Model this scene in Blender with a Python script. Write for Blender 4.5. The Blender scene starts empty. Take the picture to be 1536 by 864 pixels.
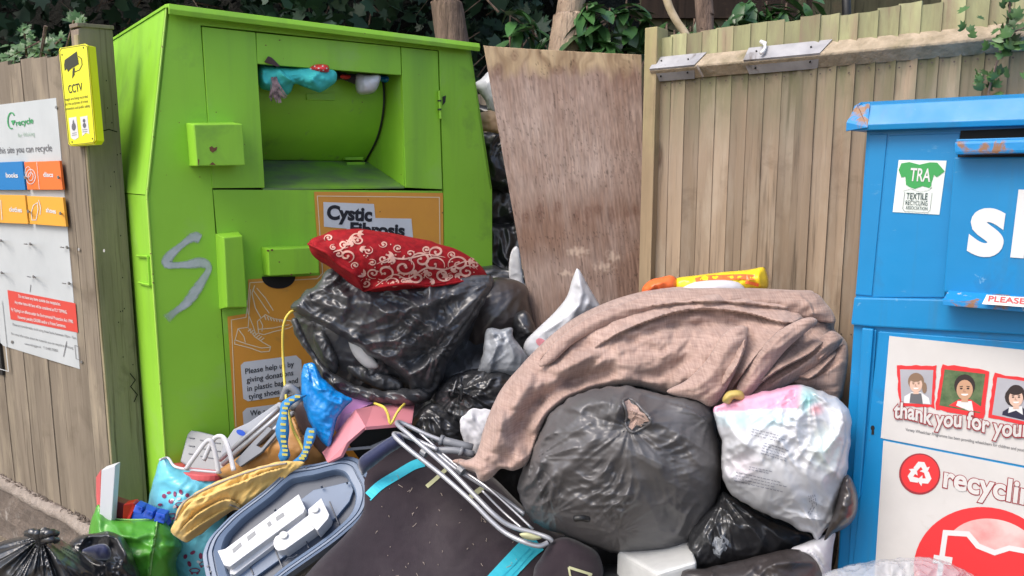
import bpy, bmesh, math, random
import numpy as np
from mathutils import Vector, Matrix
random.seed(7)
S = bpy.context.scene
COL = S.collection
# ------------------------------------------------------------------ camera, sky, sun
F = 1150.0; TH = math.radians(8.5); H = 1.5
cd = bpy.data.cameras.new('camera'); cam = bpy.data.objects.new('camera', cd); COL.objects.link(cam)
cam.location = (0, 0, H); cam.rotation_euler = (math.pi/2 - TH, 0, 0)
cd.lens = 36*F/1536; cd.sensor_width = 36; cd.clip_start = .05; cd.clip_end = 500
S.camera = cam
W = bpy.data.worlds.new('World'); S.world = W; W.use_nodes = True
nt = W.node_tree
sky = nt.nodes.new('ShaderNodeTexSky'); sky.sky_type = 'NISHITA'; sky.sun_disc = False
SUN_EL, SUN_AZ = math.radians(52), math.radians(230)     # azimuth clockwise from +Y : from behind the camera, left
sky.sun_elevation = SUN_EL; sky.sun_rotation = SUN_AZ
sky.dust_density = 3.5; sky.ozone_density = 1.0; sky.air_density = 1.0
bg = nt.nodes['Background']; bg.inputs[1].default_value = 0.15
nt.links.new(sky.outputs[0], bg.inputs[0])
sd = bpy.data.lights.new('sun', 'SUN'); sd.energy = 1.15; sd.angle = math.radians(30); sd.color = (1, .955, .89)
so = bpy.data.objects.new('sun', sd); COL.objects.link(so)
dv = Vector((math.sin(SUN_AZ)*math.cos(SUN_EL), math.cos(SUN_AZ)*math.cos(SUN_EL), math.sin(SUN_EL)))
so.rotation_euler = dv.to_track_quat('Z', 'Y').to_euler(); so.location = (0, 0, 8)
S.view_settings.view_transform = 'Standard'; S.view_settings.look = 'None'
S.view_settings.exposure = 0.88; S.view_settings.gamma = 1
# ------------------------------------------------------------------ geometry helpers
CAM = np.array([0, 0, H])
def ray(px, py):
    px = np.asarray(px, float); py = np.asarray(py, float)
    x = (px-768)/F; v = (432-py)/F
    yc = math.cos(TH) + v*math.sin(TH); z = -math.sin(TH) + v*math.cos(TH)
    return np.stack([x/yc, np.ones_like(yc), z/yc], -1)
def P(px, py, Y): return CAM + ray(px, py)*np.asarray(Y, float)[..., None]
def nrm(v): v = np.asarray(v, float); return v/np.linalg.norm(v)
class Pl:                                   # a real plane in the world; at() says where on it a feature stands
    def __init__(s, o, n): s.o = np.asarray(o, float); s.n = nrm(n)
    def at(s, px, py, h=0.0):
        d = ray(px, py); t = ((s.o + s.n*h - CAM) @ s.n)/(d @ s.n)
        return CAM + d*t
def pl3(a, b, c):                           # through three (px,py,Y)
    A, B, C_ = [P(*q) for q in (a, b, c)]
    n = nrm(np.cross(B-A, C_-A))
    if n @ (CAM-A) < 0: n = -n
    return Pl(A, n)
def link(name, me, mat=None, parent=None):
    o = bpy.data.objects.new(name, me); COL.objects.link(o)
    if mat is not None and len(me.materials) == 0: me.materials.append(mat)
    if parent is not None: o.parent = parent
    return o
def tag(o, label=None, cat=None, group=None, kind=None):
    if label: o['label'] = label
    if cat: o['category'] = cat
    if group: o['group'] = group
    if kind: o['kind'] = kind
    return o
def thing(name, label, cat, group=None): 
    o = bpy.data.objects.new(name, None); COL.objects.link(o); o.empty_display_size = .1
    return tag(o, label, cat, group)
class MB:
    def __init__(s): s.v = []; s.f = []
    def prism(s, pts, ext):                 # polygon pts, extruded by vector ext (away from the viewer)
        pts = [np.asarray(p, float) for p in pts]; ext = np.asarray(ext, float)
        k = len(s.v); n = len(pts); s.v += pts + [p+ext for p in pts]
        s.f.append(tuple(range(k, k+n))); s.f.append(tuple(range(k+2*n-1, k+n-1, -1)))
        for i in range(n):
            j = (i+1) % n; s.f.append((k+j, k+i, k+n+i, k+n+j))
        return s
    def plate(s, pl, poly, h1, th):         # px polygon on plane, front at h1, thickness th behind it
        return s.prism([pl.at(x, y, h1) for x, y in poly], -pl.n*th)
    def flat(s, pl, poly, h):
        k = len(s.v); s.v += [pl.at(x, y, h) for x, y in poly]; s.f.append(tuple(range(k, k+len(poly)))); return s
    def box(s, a, b):
        x0, y0, z0 = a; x1, y1, z1 = b
        return s.prism([(x0, y0, z0), (x1, y0, z0), (x1, y0, z1), (x0, y0, z1)], (0, y1-y0, 0))
    def tube(s, path, r, n=8, closed=False):
        path = [np.asarray(p, float) for p in path]; m = len(path); k = len(s.v)
        rs = r if hasattr(r, '__len__') else [r]*m
        up = np.array([.13, .3, .94])
        for i, p in enumerate(path):
            t = nrm(path[min(i+1, m-1)] - path[max(i-1, 0)]); a = np.cross(t, up)
            if np.linalg.norm(a) < 1e-3: a = np.cross(t, [1, 0, 0])
            a = nrm(a); b = np.cross(t, a)
            for q in range(n):
                w = 2*math.pi*q/n; s.v.append(p + rs[i]*(a*math.cos(w)+b*math.sin(w)))
        for i in range(m-1):
            for q in range(n):
                q2 = (q+1) % n
                s.f.append((k+i*n+q, k+i*n+q2, k+(i+1)*n+q2, k+(i+1)*n+q))
        s.f.append(tuple(k+q for q in range(n-1, -1, -1))); s.f.append(tuple(k+(m-1)*n+q for q in range(n)))
        return s
    def build(s, name, mat, parent=None, bevel=0, smooth=False, seg=2):
        me = bpy.data.meshes.new(name); me.from_pydata([tuple(map(float, v)) for v in s.v], [], s.f)
        bm = bmesh.new(); bm.from_mesh(me)
        bmesh.ops.recalc_face_normals(bm, faces=bm.faces)
        if bevel:
            bmesh.ops.bevel(bm, geom=[e for e in bm.edges if len(e.link_faces) == 2 and e.calc_face_angle(0) > .35], offset=bevel, segments=seg, affect='EDGES', profile=.6, clamp_overlap=True)
        if smooth:
            for f in bm.faces: f.smooth = True
        bm.to_mesh(me); bm.free(); me.update()
        return link(name, me, mat, parent)
def rect(x0, y0, x1, y1): return [(x0, y0), (x1, y0), (x1, y1), (x0, y1)]
def ell(cx, cy, rx, ry, n=28, rot=0, a0=0, a1=360):
    out = []; full = (a1-a0) >= 360
    for i in range(n if full else n+1):
        a = math.radians(a0+(a1-a0)*i/n); x = rx*math.cos(a); y = ry*math.sin(a)
        c, s_ = math.cos(math.radians(rot)), math.sin(math.radians(rot)); out.append((cx+x*c-y*s_, cy+x*s_+y*c))
    return out
def cat_rom(pts, closed=True, sub=6):
    p = np.asarray(pts, float); n = len(p); out = []
    rng = range(n) if closed else range(n-1)
    for i in rng:
        if closed: a, b, c, d = p[(i-1) % n], p[i], p[(i+1) % n], p[(i+2) % n]
        else: a, b, c, d = p[max(i-1, 0)], p[i], p[i+1], p[min(i+2, n-1)]
        for k in range(sub):
            t = k/sub
            out.append(.5*((2*b)+(-a+c)*t+(2*a-5*b+4*c-d)*t*t+(-a+3*b-3*c+d)*t**3))
    if not closed: out.append(p[-1])
    return np.array(out)
# numpy gradient noise
def _grad(ix, iy, seed):
    h = (ix*374761393 + iy*668265263 + seed*1442695041) & 0x7fffffff
    h = ((h ^ (h >> 13))*1274126177) & 0x7fffffff
    a = (h & 0xffff)/65535.0*2*np.pi
    return np.cos(a), np.sin(a)
def perlin(x, y, seed=0):
    x = np.asarray(x, float)+seed*17.31; y = np.asarray(y, float)-seed*9.77
    xi = np.floor(x).astype(np.int64); yi = np.floor(y).astype(np.int64); fx = x-xi; fy = y-yi
    u = fx*fx*fx*(fx*(fx*6-15)+10); v = fy*fy*fy*(fy*(fy*6-15)+10)
    def g(a, b):
        gx, gy = _grad(xi+a, yi+b, seed); return gx*(fx-a)+gy*(fy-b)
    return ((g(0, 0)*(1-u)+g(1, 0)*u)*(1-v)+(g(0, 1)*(1-u)+g(1, 1)*u)*v)*1.5
def fbm(x, y, seed=0, o=4):
    r = 0; a = 1; 
    for i in range(o): r = r + a*perlin(x*2**i, y*2**i, seed+i); a *= .5
    return r
def worley(x, y, seed=0):
    xi = np.floor(x).astype(np.int64); yi = np.floor(y).astype(np.int64); best = np.full(x.shape, 9.)
    for a in (-1, 0, 1):
        for b in (-1, 0, 1):
            gx, gy = _grad(xi+a, yi+b, seed+1); px_ = xi+a+.5+.45*gx; py_ = yi+b+.5+.45*gy
            best = np.minimum(best, (x-px_)**2+(y-py_)**2)
    return best
def crumple(x, y, sc, seed=0, o=2):         # film pulled taut between sharp straight creases
    x = np.asarray(x, float); y = np.asarray(y, float)
    wx = perlin(x/sc/2.2, y/sc/2.2, seed+50)*sc*.9; wy = perlin(x/sc/2.2, y/sc/2.2, seed+60)*sc*.9
    r = 0; a = 1; ang = .7+seed*.9
    for i in range(o):
        c_, s_ = math.cos(ang), math.sin(ang); X = ((x+wx)*c_+(y+wy)*s_)/(sc*1.7); Y = (-(x+wx)*s_+(y+wy)*c_)/(sc*.8)
        r = r + a*(np.minimum(worley(X, Y, seed+i), .8)*2.2-.6); a *= .45; ang += 1.25; sc = sc*.52
    return r
def segdist(X, Y, pts, closed=False):
    p = np.asarray(pts, float); m = len(p)
    best = np.full(X.shape, 1e9); bs = np.zeros(X.shape); bt = np.zeros(X.shape); bx = np.zeros(X.shape); by = np.zeros(X.shape)
    for i in range(m if closed else m-1):
        a = p[i]; b = p[(i+1) % m]; d = b-a; L = d@d+1e-9
        t = np.clip(((X-a[0])*d[0]+(Y-a[1])*d[1])/L, 0, 1)
        cx = a[0]+t*d[0]; cy = a[1]+t*d[1]; q = np.hypot(X-cx, Y-cy); k = q < best
        best = np.where(k, q, best); bx = np.where(k, cx, bx); by = np.where(k, cy, by)
        s_ = (d[0]*(Y-a[1])-d[1]*(X-a[0]))/math.sqrt(L); bs = np.where(k, np.sign(s_)*q, bs); bt = np.where(k, (i+t)/max(1, m-1), bt)
    return best, bs, bt, bx, by
def inside(X, Y, p):
    r = np.zeros(X.shape, bool); m = len(p)
    for i in range(m):
        x1, y1 = p[i]; x2, y2 = p[(i+1) % m]
        if y1 == y2: continue
        r ^= ((y1 > Y) != (y2 > Y)) & (X < (x2-x1)*(Y-y1)/(y2-y1)+x1)
    return r
def poisson(mask):
    u = None
    for k, it in ((8, 260), (4, 140), (2, 70), (1, 30)):
        m = mask[::k, ::k].astype(float)
        if u is None: u = np.zeros_like(m)
        else:
            u = np.repeat(np.repeat(u, 2, 0), 2, 1)
            if u.shape[0] < m.shape[0]: u = np.vstack([u, u[-1:]])
            if u.shape[1] < m.shape[1]: u = np.hstack([u, u[:, -1:]])
            u = u[:m.shape[0], :m.shape[1]]
        q = k*k*.25
        for _ in range(it):
            z = np.pad(u, 1); u = ((z[:-2, 1:-1]+z[2:, 1:-1]+z[1:-1, :-2]+z[1:-1, 2:])*.25+q)*m
    return u
class Soft: pass
def pillow(name, outline, Y, front, back=None, mat=None, folds=(), gather=(), crum=(), lines=(), step=2.4, p=.5,
           smooth=True, jitter=0, parent=None, colf=None, seed=1, rough=0.0):
    """a soft body with real thickness. Y=(mid,dx,dy) distance at the centroid and its slope per 100 px"""
    if back is None: back = front
    o = np.asarray(outline, float)
    if smooth: o = cat_rom(o, True, 7)
    else:
        q = []
        for i in range(len(o)):
            for k in range(8): q.append(o[i]+(o[(i+1) % len(o)]-o[i])*k/8)
        o = np.array(q)
    if jitter:
        o = o + np.stack([perlin(o[:, 0]/14, o[:, 1]/14, seed+3), perlin(o[:, 0]/14, o[:, 1]/14, seed+4)], -1)*jitter
    c = o.mean(0); x0, y0 = o.min(0)-step; x1, y1 = o.max(0)+step
    xs = np.arange(x0, x1+step*9, step); ys = np.arange(y0, y1+step*9, step)
    X, YY = np.meshgrid(xs, ys)
    dist, _, _, bx, by = segdist(X, YY, o, True); ins = inside(X, YY, o)
    cc = inside(X[:-1, :-1]+step/2, YY[:-1, :-1]+step/2, o)
    cnt = np.zeros(X.shape, int); cnt[:-1, :-1] += cc; cnt[1:, :-1] += cc; cnt[:-1, 1:] += cc; cnt[1:, 1:] += cc
    used = cnt > 0; bnd = used & (cnt < 4); inn = cnt == 4
    u = poisson(inn); h = (u/max(u.max(), 1e-6))**p; h[~inn] = 0
    X2 = np.where(bnd, bx, X); Y2 = np.where(bnd, by, YY)
    a, sx, sy = Y if hasattr(Y, '__len__') else (Y, 0, 0)
    base = a + sx*(X2-c[0])/100 + sy*(Y2-c[1])/100
    fade = np.clip(dist/9, 0, 1)*inn
    D = np.zeros_like(X)
    for f in folds:                          # (points, amplitude m, width px, kind)
        pts, amp, w, kind = f
        pts = cat_rom(pts, False, 5); d, sg, t, _, _ = segdist(X, YY, pts)
        tp = np.clip(np.minimum(t, 1-t)*5, 0, 1)**.7
        if kind == 'r': D += amp*np.exp(-(d/w)**2)*tp
        elif kind == 's':                    # the cloth on the right hand of the line laps over the left
            D += amp*np.where(sg > 0, np.exp(-(sg/w)**1.5), 0)*tp*np.clip((sg+1.2)/2.4, 0, 1) - amp*.18*np.where(sg <= 0, np.exp(-(sg/(w*.4))**2), 0)*tp
    for g in gather:
        gx, gy, amp, fr, rad = g; th = np.arctan2(YY-gy, X-gx); r = np.hypot(X-gx, YY-gy)+.01
        ct, st = np.cos(th)*fr, np.sin(th)*fr
        n = crumple(ct*10+r*.02, st*10-r*.02, 10, seed+9, 2)
        D += amp*n*np.exp(-r/rad)*np.clip(r/14, 0, 1)
    for l in lines:                          # (angle deg, amp, along px, across px)
        an, amp, al, ac = l[:4]; ca, sa = math.cos(math.radians(an)), math.sin(math.radians(an))
        A = X*ca+YY*sa; B = -X*sa+YY*ca; msk = np.clip(.5+perlin(X/90, YY/90, seed+77)*1.6, 0, 1)
        if len(l) > 4: D += amp*perlin(A/al, B/ac+perlin(X/60, YY/60, seed+5)*1.5, seed+21)*1.6
        else:
            wv_ = perlin(X/75, YY/75, seed+5)*26; D += amp*1.5*(np.minimum(worley(A/(al*1.5), (B+wv_)/(ac*1.6), seed+21), .7)*2.2-.6)*msk**1.5
    for cr in crum:
        amp, sc = cr; D += amp*crumple(X, YY, sc, seed+31)*np.clip(.75+perlin(X/70, YY/70, seed+8), .25, 1.2)
    if rough: D += rough*fbm(X/12, YY/12, seed+12)
    Yf = base - front*h - D*fade; Yb = base + back*h
    idx = -np.ones(X.shape, int); idx[used] = np.arange(used.sum()); nb = used.sum()
    VF = P(X2[used], Y2[used], Yf[used]); idb = idx.copy(); idb[inn] = nb+np.arange(inn.sum())
    VB = P(X2[inn], Y2[inn], Yb[inn])
    V = np.vstack([VF, VB])
    jj, ii = np.nonzero(cc)
    fq = np.stack([idx[jj, ii], idx[jj+1, ii], idx[jj+1, ii+1], idx[jj, ii+1]], -1)
    bq = np.stack([idb[jj, ii], idb[jj, ii+1], idb[jj+1, ii+1], idb[jj+1, ii]], -1)
    Q = np.vstack([fq, bq])
    me = bpy.data.meshes.new(name); me.vertices.add(len(V)); me.vertices.foreach_set('co', V.ravel())
    me.loops.add(Q.size); me.loops.foreach_set('vertex_index', Q.ravel())
    me.polygons.add(len(Q)); me.polygons.foreach_set('loop_start', np.arange(len(Q))*4); me.polygons.foreach_set('loop_total', np.full(len(Q), 4))
    me.polygons.foreach_set('use_smooth', np.ones(len(Q), bool)); me.update(calc_edges=True); me.validate()
    if colf is not None:
        C1 = colf(X2, Y2); cf = C1[used]; cb = C1[inn]; c4 = np.ones((len(V), 4)); c4[:, :3] = np.vstack([cf, cb])
        at = me.color_attributes.new('Col', 'FLOAT_COLOR', 'POINT'); at.data.foreach_set('color', c4.ravel())
    s = Soft(); s.o = link(name, me, mat, parent); s.x0, s.y0, s.st = xs[0], ys[0], step
    Yf2 = Yf.copy(); s.Y = Yf2
    def samp(px, py):
        gx = np.clip((np.asarray(px, float)-s.x0)/step, 0, X.shape[1]-1.001); gy = np.clip((np.asarray(py, float)-s.y0)/step, 0, X.shape[0]-1.001)
        i = gx.astype(int); j = gy.astype(int); fx = gx-i; fy = gy-j
        return (Yf2[j, i]*(1-fx)+Yf2[j, i+1]*fx)*(1-fy)+(Yf2[j+1, i]*(1-fx)+Yf2[j+1, i+1]*fx)*fy
    s.samp = samp
    return s
def ribbon(mb, surf, pts, w, eps=.0015, taper=False, sub=6):
    """printed or stitched line lying on a soft surface"""
    c = cat_rom(pts, False, sub); m = len(c); k = len(mb.v)
    for i in range(m):
        t = c[min(i+1, m-1)]-c[max(i-1, 0)]; t = t/(np.linalg.norm(t)+1e-9); nn = np.array([-t[1], t[0]])
        ww = w*.5*((.25+.75*math.sin(math.pi*i/(m-1))) if taper else 1)
        for sg in (-1, 1):
            q = c[i]+nn*ww*sg; mb.v.append(P(q[0], q[1], surf.samp(q[0], q[1])-eps))
    for i in range(m-1): mb.f.append((k+2*i, k+2*i+1, k+2*i+3, k+2*i+2))
def patch(mb, surf, poly, eps=.0015, n=7):
    """small printed patch following the surface: fan of rings"""
    p = np.asarray(poly, float); c = p.mean(0); k = len(mb.v); m = len(p)
    mb.v.append(P(c[0], c[1], surf.samp(c[0], c[1])-eps))
    for r in range(1, n+1):
        for q in p:
            z = c+(q-c)*r/n; mb.v.append(P(z[0], z[1], surf.samp(z[0], z[1])-eps))
    for i in range(m): mb.f.append((k, k+1+i, k+1+(i+1) % m))
    for r in range(n-1):
        for i in range(m):
            a = k+1+r*m; b = a+m; j = (i+1) % m; mb.f.append((a+i, b+i, b+j, a+j))
def cord(surf, pts, eps=.004, sub=6):
    c = cat_rom(pts, False, sub); return [P(q[0], q[1], surf.samp(q[0], q[1])-eps) for q in c]
def path(pts, sub=6):                        # (px,py,Y) control points -> smooth 3D path
    c = cat_rom(pts, False, sub); return [P(*q) for q in c]
_tc = {}
def text_on(mb, pl, s, a, b, h=.001, cap=None, bold=0.0, dy=None):
    key = (s, bold)
    if key not in _tc:
        cu = bpy.data.curves.new('t', 'FONT'); cu.body = s; cu.offset = bold; cu.resolution_u = 5
        ob = bpy.data.objects.new('t', cu); COL.objects.link(ob)
        me = bpy.data.meshes.new_from_object(ob.evaluated_get(bpy.context.evaluated_depsgraph_get()))
        v = np.array([q.co[:] for q in me.vertices]); f = [tuple(q.vertices) for q in me.polygons]
        bpy.data.objects.remove(ob); bpy.data.curves.remove(cu); bpy.data.meshes.remove(me); _tc[key] = (v, f)
    v, f = _tc[key]
    A = pl.at(a[0], a[1], h); B = pl.at(b[0], b[1], h); x = B-A; L = np.linalg.norm(x); x = x/L; y = np.cross(pl.n, x)
    if y[2] < 0: y = -y
    x0, x1 = v[:, 0].min(), v[:, 0].max(); sx = L/(x1-x0); sy = sx
    if cap: sy = np.linalg.norm(pl.at(a[0], a[1]-cap, h)-A)/.73
    k = len(mb.v); dx = dy or (lambda t: 0)
    for q in v: mb.v.append(A + x*(q[0]-x0)*sx + y*(q[1]*sy + dx((q[0]-x0)*sx/L)))
    mb.f += [tuple(k+i for i in g) for g in f]
# ------------------------------------------------------------------ materials
def M(name, c1, c2=None, sc=6, detail=5, rough=.5, r2=None, bump=0, bsc=60, stretch=(1, 1, 1), metal=0, spec=.5, rand=0.0, coat=0,
      dirt=None, attr=False, alpha=1, trans=0, bdist=.002, bump2=None, voro=None, streak=None, sheen=0, algae=None, knots=None):
    m = bpy.data.materials.new(name); m.use_nodes = True; n = m.node_tree.nodes; L = m.node_tree.links
    b = n['Principled BSDF']; tc = n.new('ShaderNodeTexCoord'); oi = n.new('ShaderNodeObjectInfo')
    mp = n.new('ShaderNodeMapping'); mp.inputs['Scale'].default_value = stretch; L.new(tc.outputs['Object'], mp.inputs[0])
    cx = n.new('ShaderNodeCombineXYZ'); mu = n.new('ShaderNodeMath'); mu.operation = 'MULTIPLY'; mu.inputs[1].default_value = 37
    L.new(oi.outputs['Random'], mu.inputs[0]); 
    for i in range(3): L.new(mu.outputs[0], cx.inputs[i])
    L.new(cx.outputs[0], mp.inputs['Location'])
    def noise(s_, d=detail, vec=mp, dist=0):
        t = n.new('ShaderNodeTexNoise'); t.inputs['Scale'].default_value = s_; t.inputs['Detail'].default_value = d; t.inputs['Roughness'].default_value = .6
        t.inputs['Distortion'].default_value = dist; L.new(vec.outputs[0], t.inputs['Vector']); return t
    def ramp(src, lo, hi):
        r = n.new('ShaderNodeMapRange'); r.inputs[1].default_value = lo; r.inputs[2].default_value = hi; L.new(src, r.inputs[0]); return r
    def mix(fac, A, B, mode='MIX'):
        x = n.new('ShaderNodeMix'); x.data_type = 'RGBA'; x.blend_type = mode
        if isinstance(fac, (int, float)): x.inputs[0].default_value = fac
        else: L.new(fac, x.inputs[0])
        for k, q in ((6, A), (7, B)):
            if isinstance(q, tuple): x.inputs[k].default_value = (*q[:3], 1)
            else: L.new(q, x.inputs[k])
        return x.outputs[2]
    c = c1 if isinstance(c1, tuple) else (c1,)*3
    if attr:
        at = n.new('ShaderNodeAttribute'); at.attribute_name = 'Col'; cur = at.outputs['Color']
        if c2: cur = mix(ramp(noise(sc).outputs[0], .35, .65).outputs[0], cur, mix(1.0, cur, c2, 'MULTIPLY'))
    elif c2: cur = mix(ramp(noise(sc).outputs[0], .34, .66).outputs[0], c, c2)
    else:
        rgb = n.new('ShaderNodeRGB'); rgb.outputs[0].default_value = (*c, 1); cur = rgb.outputs[0]
    if streak:                                # (colour, scale, lo, hi, stretch)
      for streak in (streak if isinstance(streak, list) else [streak]):
        ms = n.new('ShaderNodeMapping'); ms.inputs['Scale'].default_value = streak[4]; L.new(tc.outputs['Object'], ms.inputs[0]); L.new(cx.outputs[0], ms.inputs['Location'])
        cur = mix(ramp(noise(streak[1], 6, ms).outputs[0], streak[2], streak[3]).outputs[0], cur, streak[0])
    if dirt:
        for d_ in (dirt if isinstance(dirt, list) else [dirt]):
            cur = mix(ramp(noise(d_[1], 8, tc_obj(n, L, tc, cx), .4).outputs[0], d_[2], d_[3]).outputs[0], cur, d_[0])
    if knots:                                 # oval knots with dark rims
        mk_ = n.new('ShaderNodeMapping'); mk_.inputs['Scale'].default_value = (1, 1, .55); L.new(tc.outputs['Object'], mk_.inputs[0]); L.new(cx.outputs[0], mk_.inputs['Location'])
        vk = n.new('ShaderNodeTexVoronoi'); vk.inputs['Scale'].default_value = knots[1]; L.new(mk_.outputs[0], vk.inputs['Vector'])
        cur = mix(ramp(vk.outputs['Distance'], .17, .10).outputs[0], cur, knots[0]); cur = mix(ramp(vk.outputs['Distance'], .085, .05).outputs[0], cur, tuple(q*1.9 for q in knots[0]))
    if algae:                                 # growth by height: [(colour, z low, z high, strength)]
        sx = n.new('ShaderNodeSeparateXYZ'); L.new(tc.outputs['Object'], sx.inputs[0])
        for (ac, za, zb, stg) in algae:
            r1 = ramp(sx.outputs[2], za, zb); ma = n.new('ShaderNodeMapping'); ma.inputs['Scale'].default_value = (1, 1, .2); L.new(tc.outputs['Object'], ma.inputs[0]); L.new(cx.outputs[0], ma.inputs['Location'])
            r2_ = ramp(noise(22, 6, ma).outputs[0], .3, .62); m1 = n.new('ShaderNodeMath'); m1.operation = 'MULTIPLY'; L.new(r1.outputs[0], m1.inputs[0]); L.new(r2_.outputs[0], m1.inputs[1])
            m2 = n.new('ShaderNodeMath'); m2.operation = 'MULTIPLY'; m2.inputs[1].default_value = stg; L.new(m1.outputs[0], m2.inputs[0]); cur = mix(m2.outputs[0], cur, ac)
    if rand:
        r = n.new('ShaderNodeMapRange'); r.inputs[3].default_value = 1-rand; r.inputs[4].default_value = 1+rand; L.new(oi.outputs['Random'], r.inputs[0])
        hs = n.new('ShaderNodeHueSaturation'); L.new(cur, hs.inputs['Color']); L.new(r.outputs[0], hs.inputs['Value']); cur = hs.outputs[0]
    L.new(cur, b.inputs['Base Color'])
    b.inputs['Roughness'].default_value = rough; b.inputs['Metallic'].default_value = metal; b.inputs['Specular IOR Level'].default_value = spec
    b.inputs['Coat Weight'].default_value = coat; b.inputs['Coat Roughness'].default_value = .12; b.inputs['Sheen Weight'].default_value = sheen
    if r2 is not None: 
        r = ramp(noise(sc*2.3).outputs[0], .35, .65); r.inputs[3].default_value = rough; r.inputs[4].default_value = r2; L.new(r.outputs[0], b.inputs['Roughness'])
    if alpha < 1: b.inputs['Alpha'].default_value = alpha
    if trans: b.inputs['Transmission Weight'].default_value = trans
    last = None
    for bb in ([(bump, bsc, bdist, mp)] if bump else []) + ([bump2] if bump2 else []):
        bn = n.new('ShaderNodeBump'); bn.inputs['Strength'].default_value = bb[0]; bn.inputs['Distance'].default_value = bb[2]
        if len(bb) > 4 and bb[4] == 'ridge':
            t = noise(bb[1], 3, mp, 1.2); q = n.new('ShaderNodeMath'); q.operation = 'SUBTRACT'; q.inputs[1].default_value = .5; L.new(t.outputs[0], q.inputs[0])
            q2 = n.new('ShaderNodeMath'); q2.operation = 'ABSOLUTE'; L.new(q.outputs[0], q2.inputs[0]); L.new(q2.outputs[0], bn.inputs['Height']); bn.invert = True
        elif len(bb) > 4 and bb[4] == 'vor':
            wn = noise(bb[1]*.25, 2); va = n.new('ShaderNodeVectorMath'); va.operation = 'MULTIPLY_ADD'; va.inputs[1].default_value = (.16,)*3
            L.new(wn.outputs['Color'], va.inputs[0]); L.new(mp.outputs[0], va.inputs[2])
            vo = n.new('ShaderNodeTexVoronoi'); vo.inputs['Scale'].default_value = bb[1]; L.new(va.outputs[0], vo.inputs['Vector'])
            q = n.new('ShaderNodeMath'); q.operation = 'POWER'; q.inputs[1].default_value = 2; L.new(vo.outputs['Distance'], q.inputs[0]); L.new(q.outputs[0], bn.inputs['Height'])
        elif len(bb) > 4 and bb[4] == 'weave':
            for k, st in enumerate(((300, 20, 20), (20, 20, 300))):
                mm = n.new('ShaderNodeMapping'); mm.inputs['Scale'].default_value = st; mm.inputs['Rotation'].default_value = (0, .35, 0); L.new(tc.outputs['Object'], mm.inputs[0])
                t = noise(1, 2, mm)
                if k == 0: t0 = t
            q = n.new('ShaderNodeMath'); q.operation = 'ADD'; L.new(t0.outputs[0], q.inputs[0]); L.new(t.outputs[0], q.inputs[1]); L.new(q.outputs[0], bn.inputs['Height'])
            if True:
                cur2 = mix(ramp(q.outputs[0], .72, 1.25).outputs[0], (.76, .72, .72), (1.13, 1.13, 1.13)); cur3 = mix(1.0, cur, cur2, 'MULTIPLY'); L.new(cur3, b.inputs['Base Color'])
        else:
            t = noise(bb[1], 5); L.new(t.outputs[0], bn.inputs['Height'])
        if last: L.new(last.outputs[0], bn.inputs['Normal'])
        last = bn
    if last: L.new(last.outputs[0], b.inputs['Normal'])
    return m
def tc_obj(n, L, tc, cx):
    mp = n.new('ShaderNodeMapping'); L.new(tc.outputs['Object'], mp.inputs[0]); L.new(cx.outputs[0], mp.inputs['Location']); return mp
def ridge(s=.5, sc=25, d=.004): return (s*.55, sc*1.5, d, None, 'vor')
RUST = (.13, .06, .03)
m_green = M('green paint', (.25, .54, .032), (.275, .585, .04), sc=3, rough=.42, r2=.56, bump=.3, bsc=7, bdist=.004, streak=((.20, .42, .04), 6, .5, .8, (1.6, 1.6, .12)), dirt=[((.14, .28, .04), 5, .60, .85), ((.3, .52, .12), 3, .58, .8), (RUST, 55, .735, .76)])
m_greend = M('grimy green paint', (.26, .56, .03), (.22, .48, .03), sc=5, rough=.45, bump=.15, bsc=120, dirt=[((.07, .12, .03), 4, .58, .85), ((.12, .12, .11), 14, .62, .78)])
m_ledge = M('worn steel ledge', (.13, .14, .13), (.2, .42, .04), sc=5, rough=.4, metal=.2, bump=.2, bsc=90, stretch=(1, 1, 3))
m_blue = M('blue paint', (.001, .19, .44), (.003, .215, .49), sc=4, rough=.36, r2=.5, bump=.3, bsc=9, bdist=.003, streak=[((.03, .17, .33), 9, .56, .78, (1.5, 1.5, .1)), ((.10, .30, .50), 30, .66, .76, (.5, .5, 1.2))], dirt=[((.02, .14, .3), 8, .62, .85), (RUST, 60, .735, .76), ((.16, .36, .55), 24, .68, .74)])
m_rustb = M('rusty blue steel', (.006, .22, .53), rough=.5, bump=.3, bsc=80, dirt=[((.25, .13, .07), 24, .51, .58), ((.4, .42, .42), 32, .62, .65)])
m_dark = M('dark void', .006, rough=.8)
m_black = M('black rubber', .012, rough=.5)
m_orange = M('orange sticker', (.72, .33, .045), (.66, .29, .05), sc=5, rough=.4, bump=.05, dirt=((.4, .22, .07), 9, .62, .85))
m_white = M('white print', .64, rough=.45)
m_offw = M('cream line print', (.8, .68, .45), rough=.5)
m_platew = M('pale grey sticker', (.66, .68, .7), (.6, .61, .62), sc=8, rough=.42)
m_ink = M('black ink', (.012, .013, .02), rough=.5)
m_inkg = M('grey ink', (.12, .12, .13), rough=.5)
m_signw = M('white sign board', (.52, .55, .56), (.46, .49, .50), sc=5, rough=.3, dirt=((.40, .42, .4), 6, .6, .85), bump=.03)
m_bposter = M('white poster', (.60, .585, .57), (.54, .525, .51), sc=6, rough=.35, dirt=((.5, .47, .43), 20, .66, .8))
m_yel = M('yellow sign plastic', (.76, .72, .012), rough=.35, bump=.05)
m_tileb = M('blue tile', (.008, .18, .47), rough=.35); m_tileo = M('orange tile', (.82, .17, .03), rough=.35); m_tiley = M('amber tile', (.78, .37, .04), rough=.35)
m_rec = M('green ink', (.04, .3, .1), rough=.5)
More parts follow.
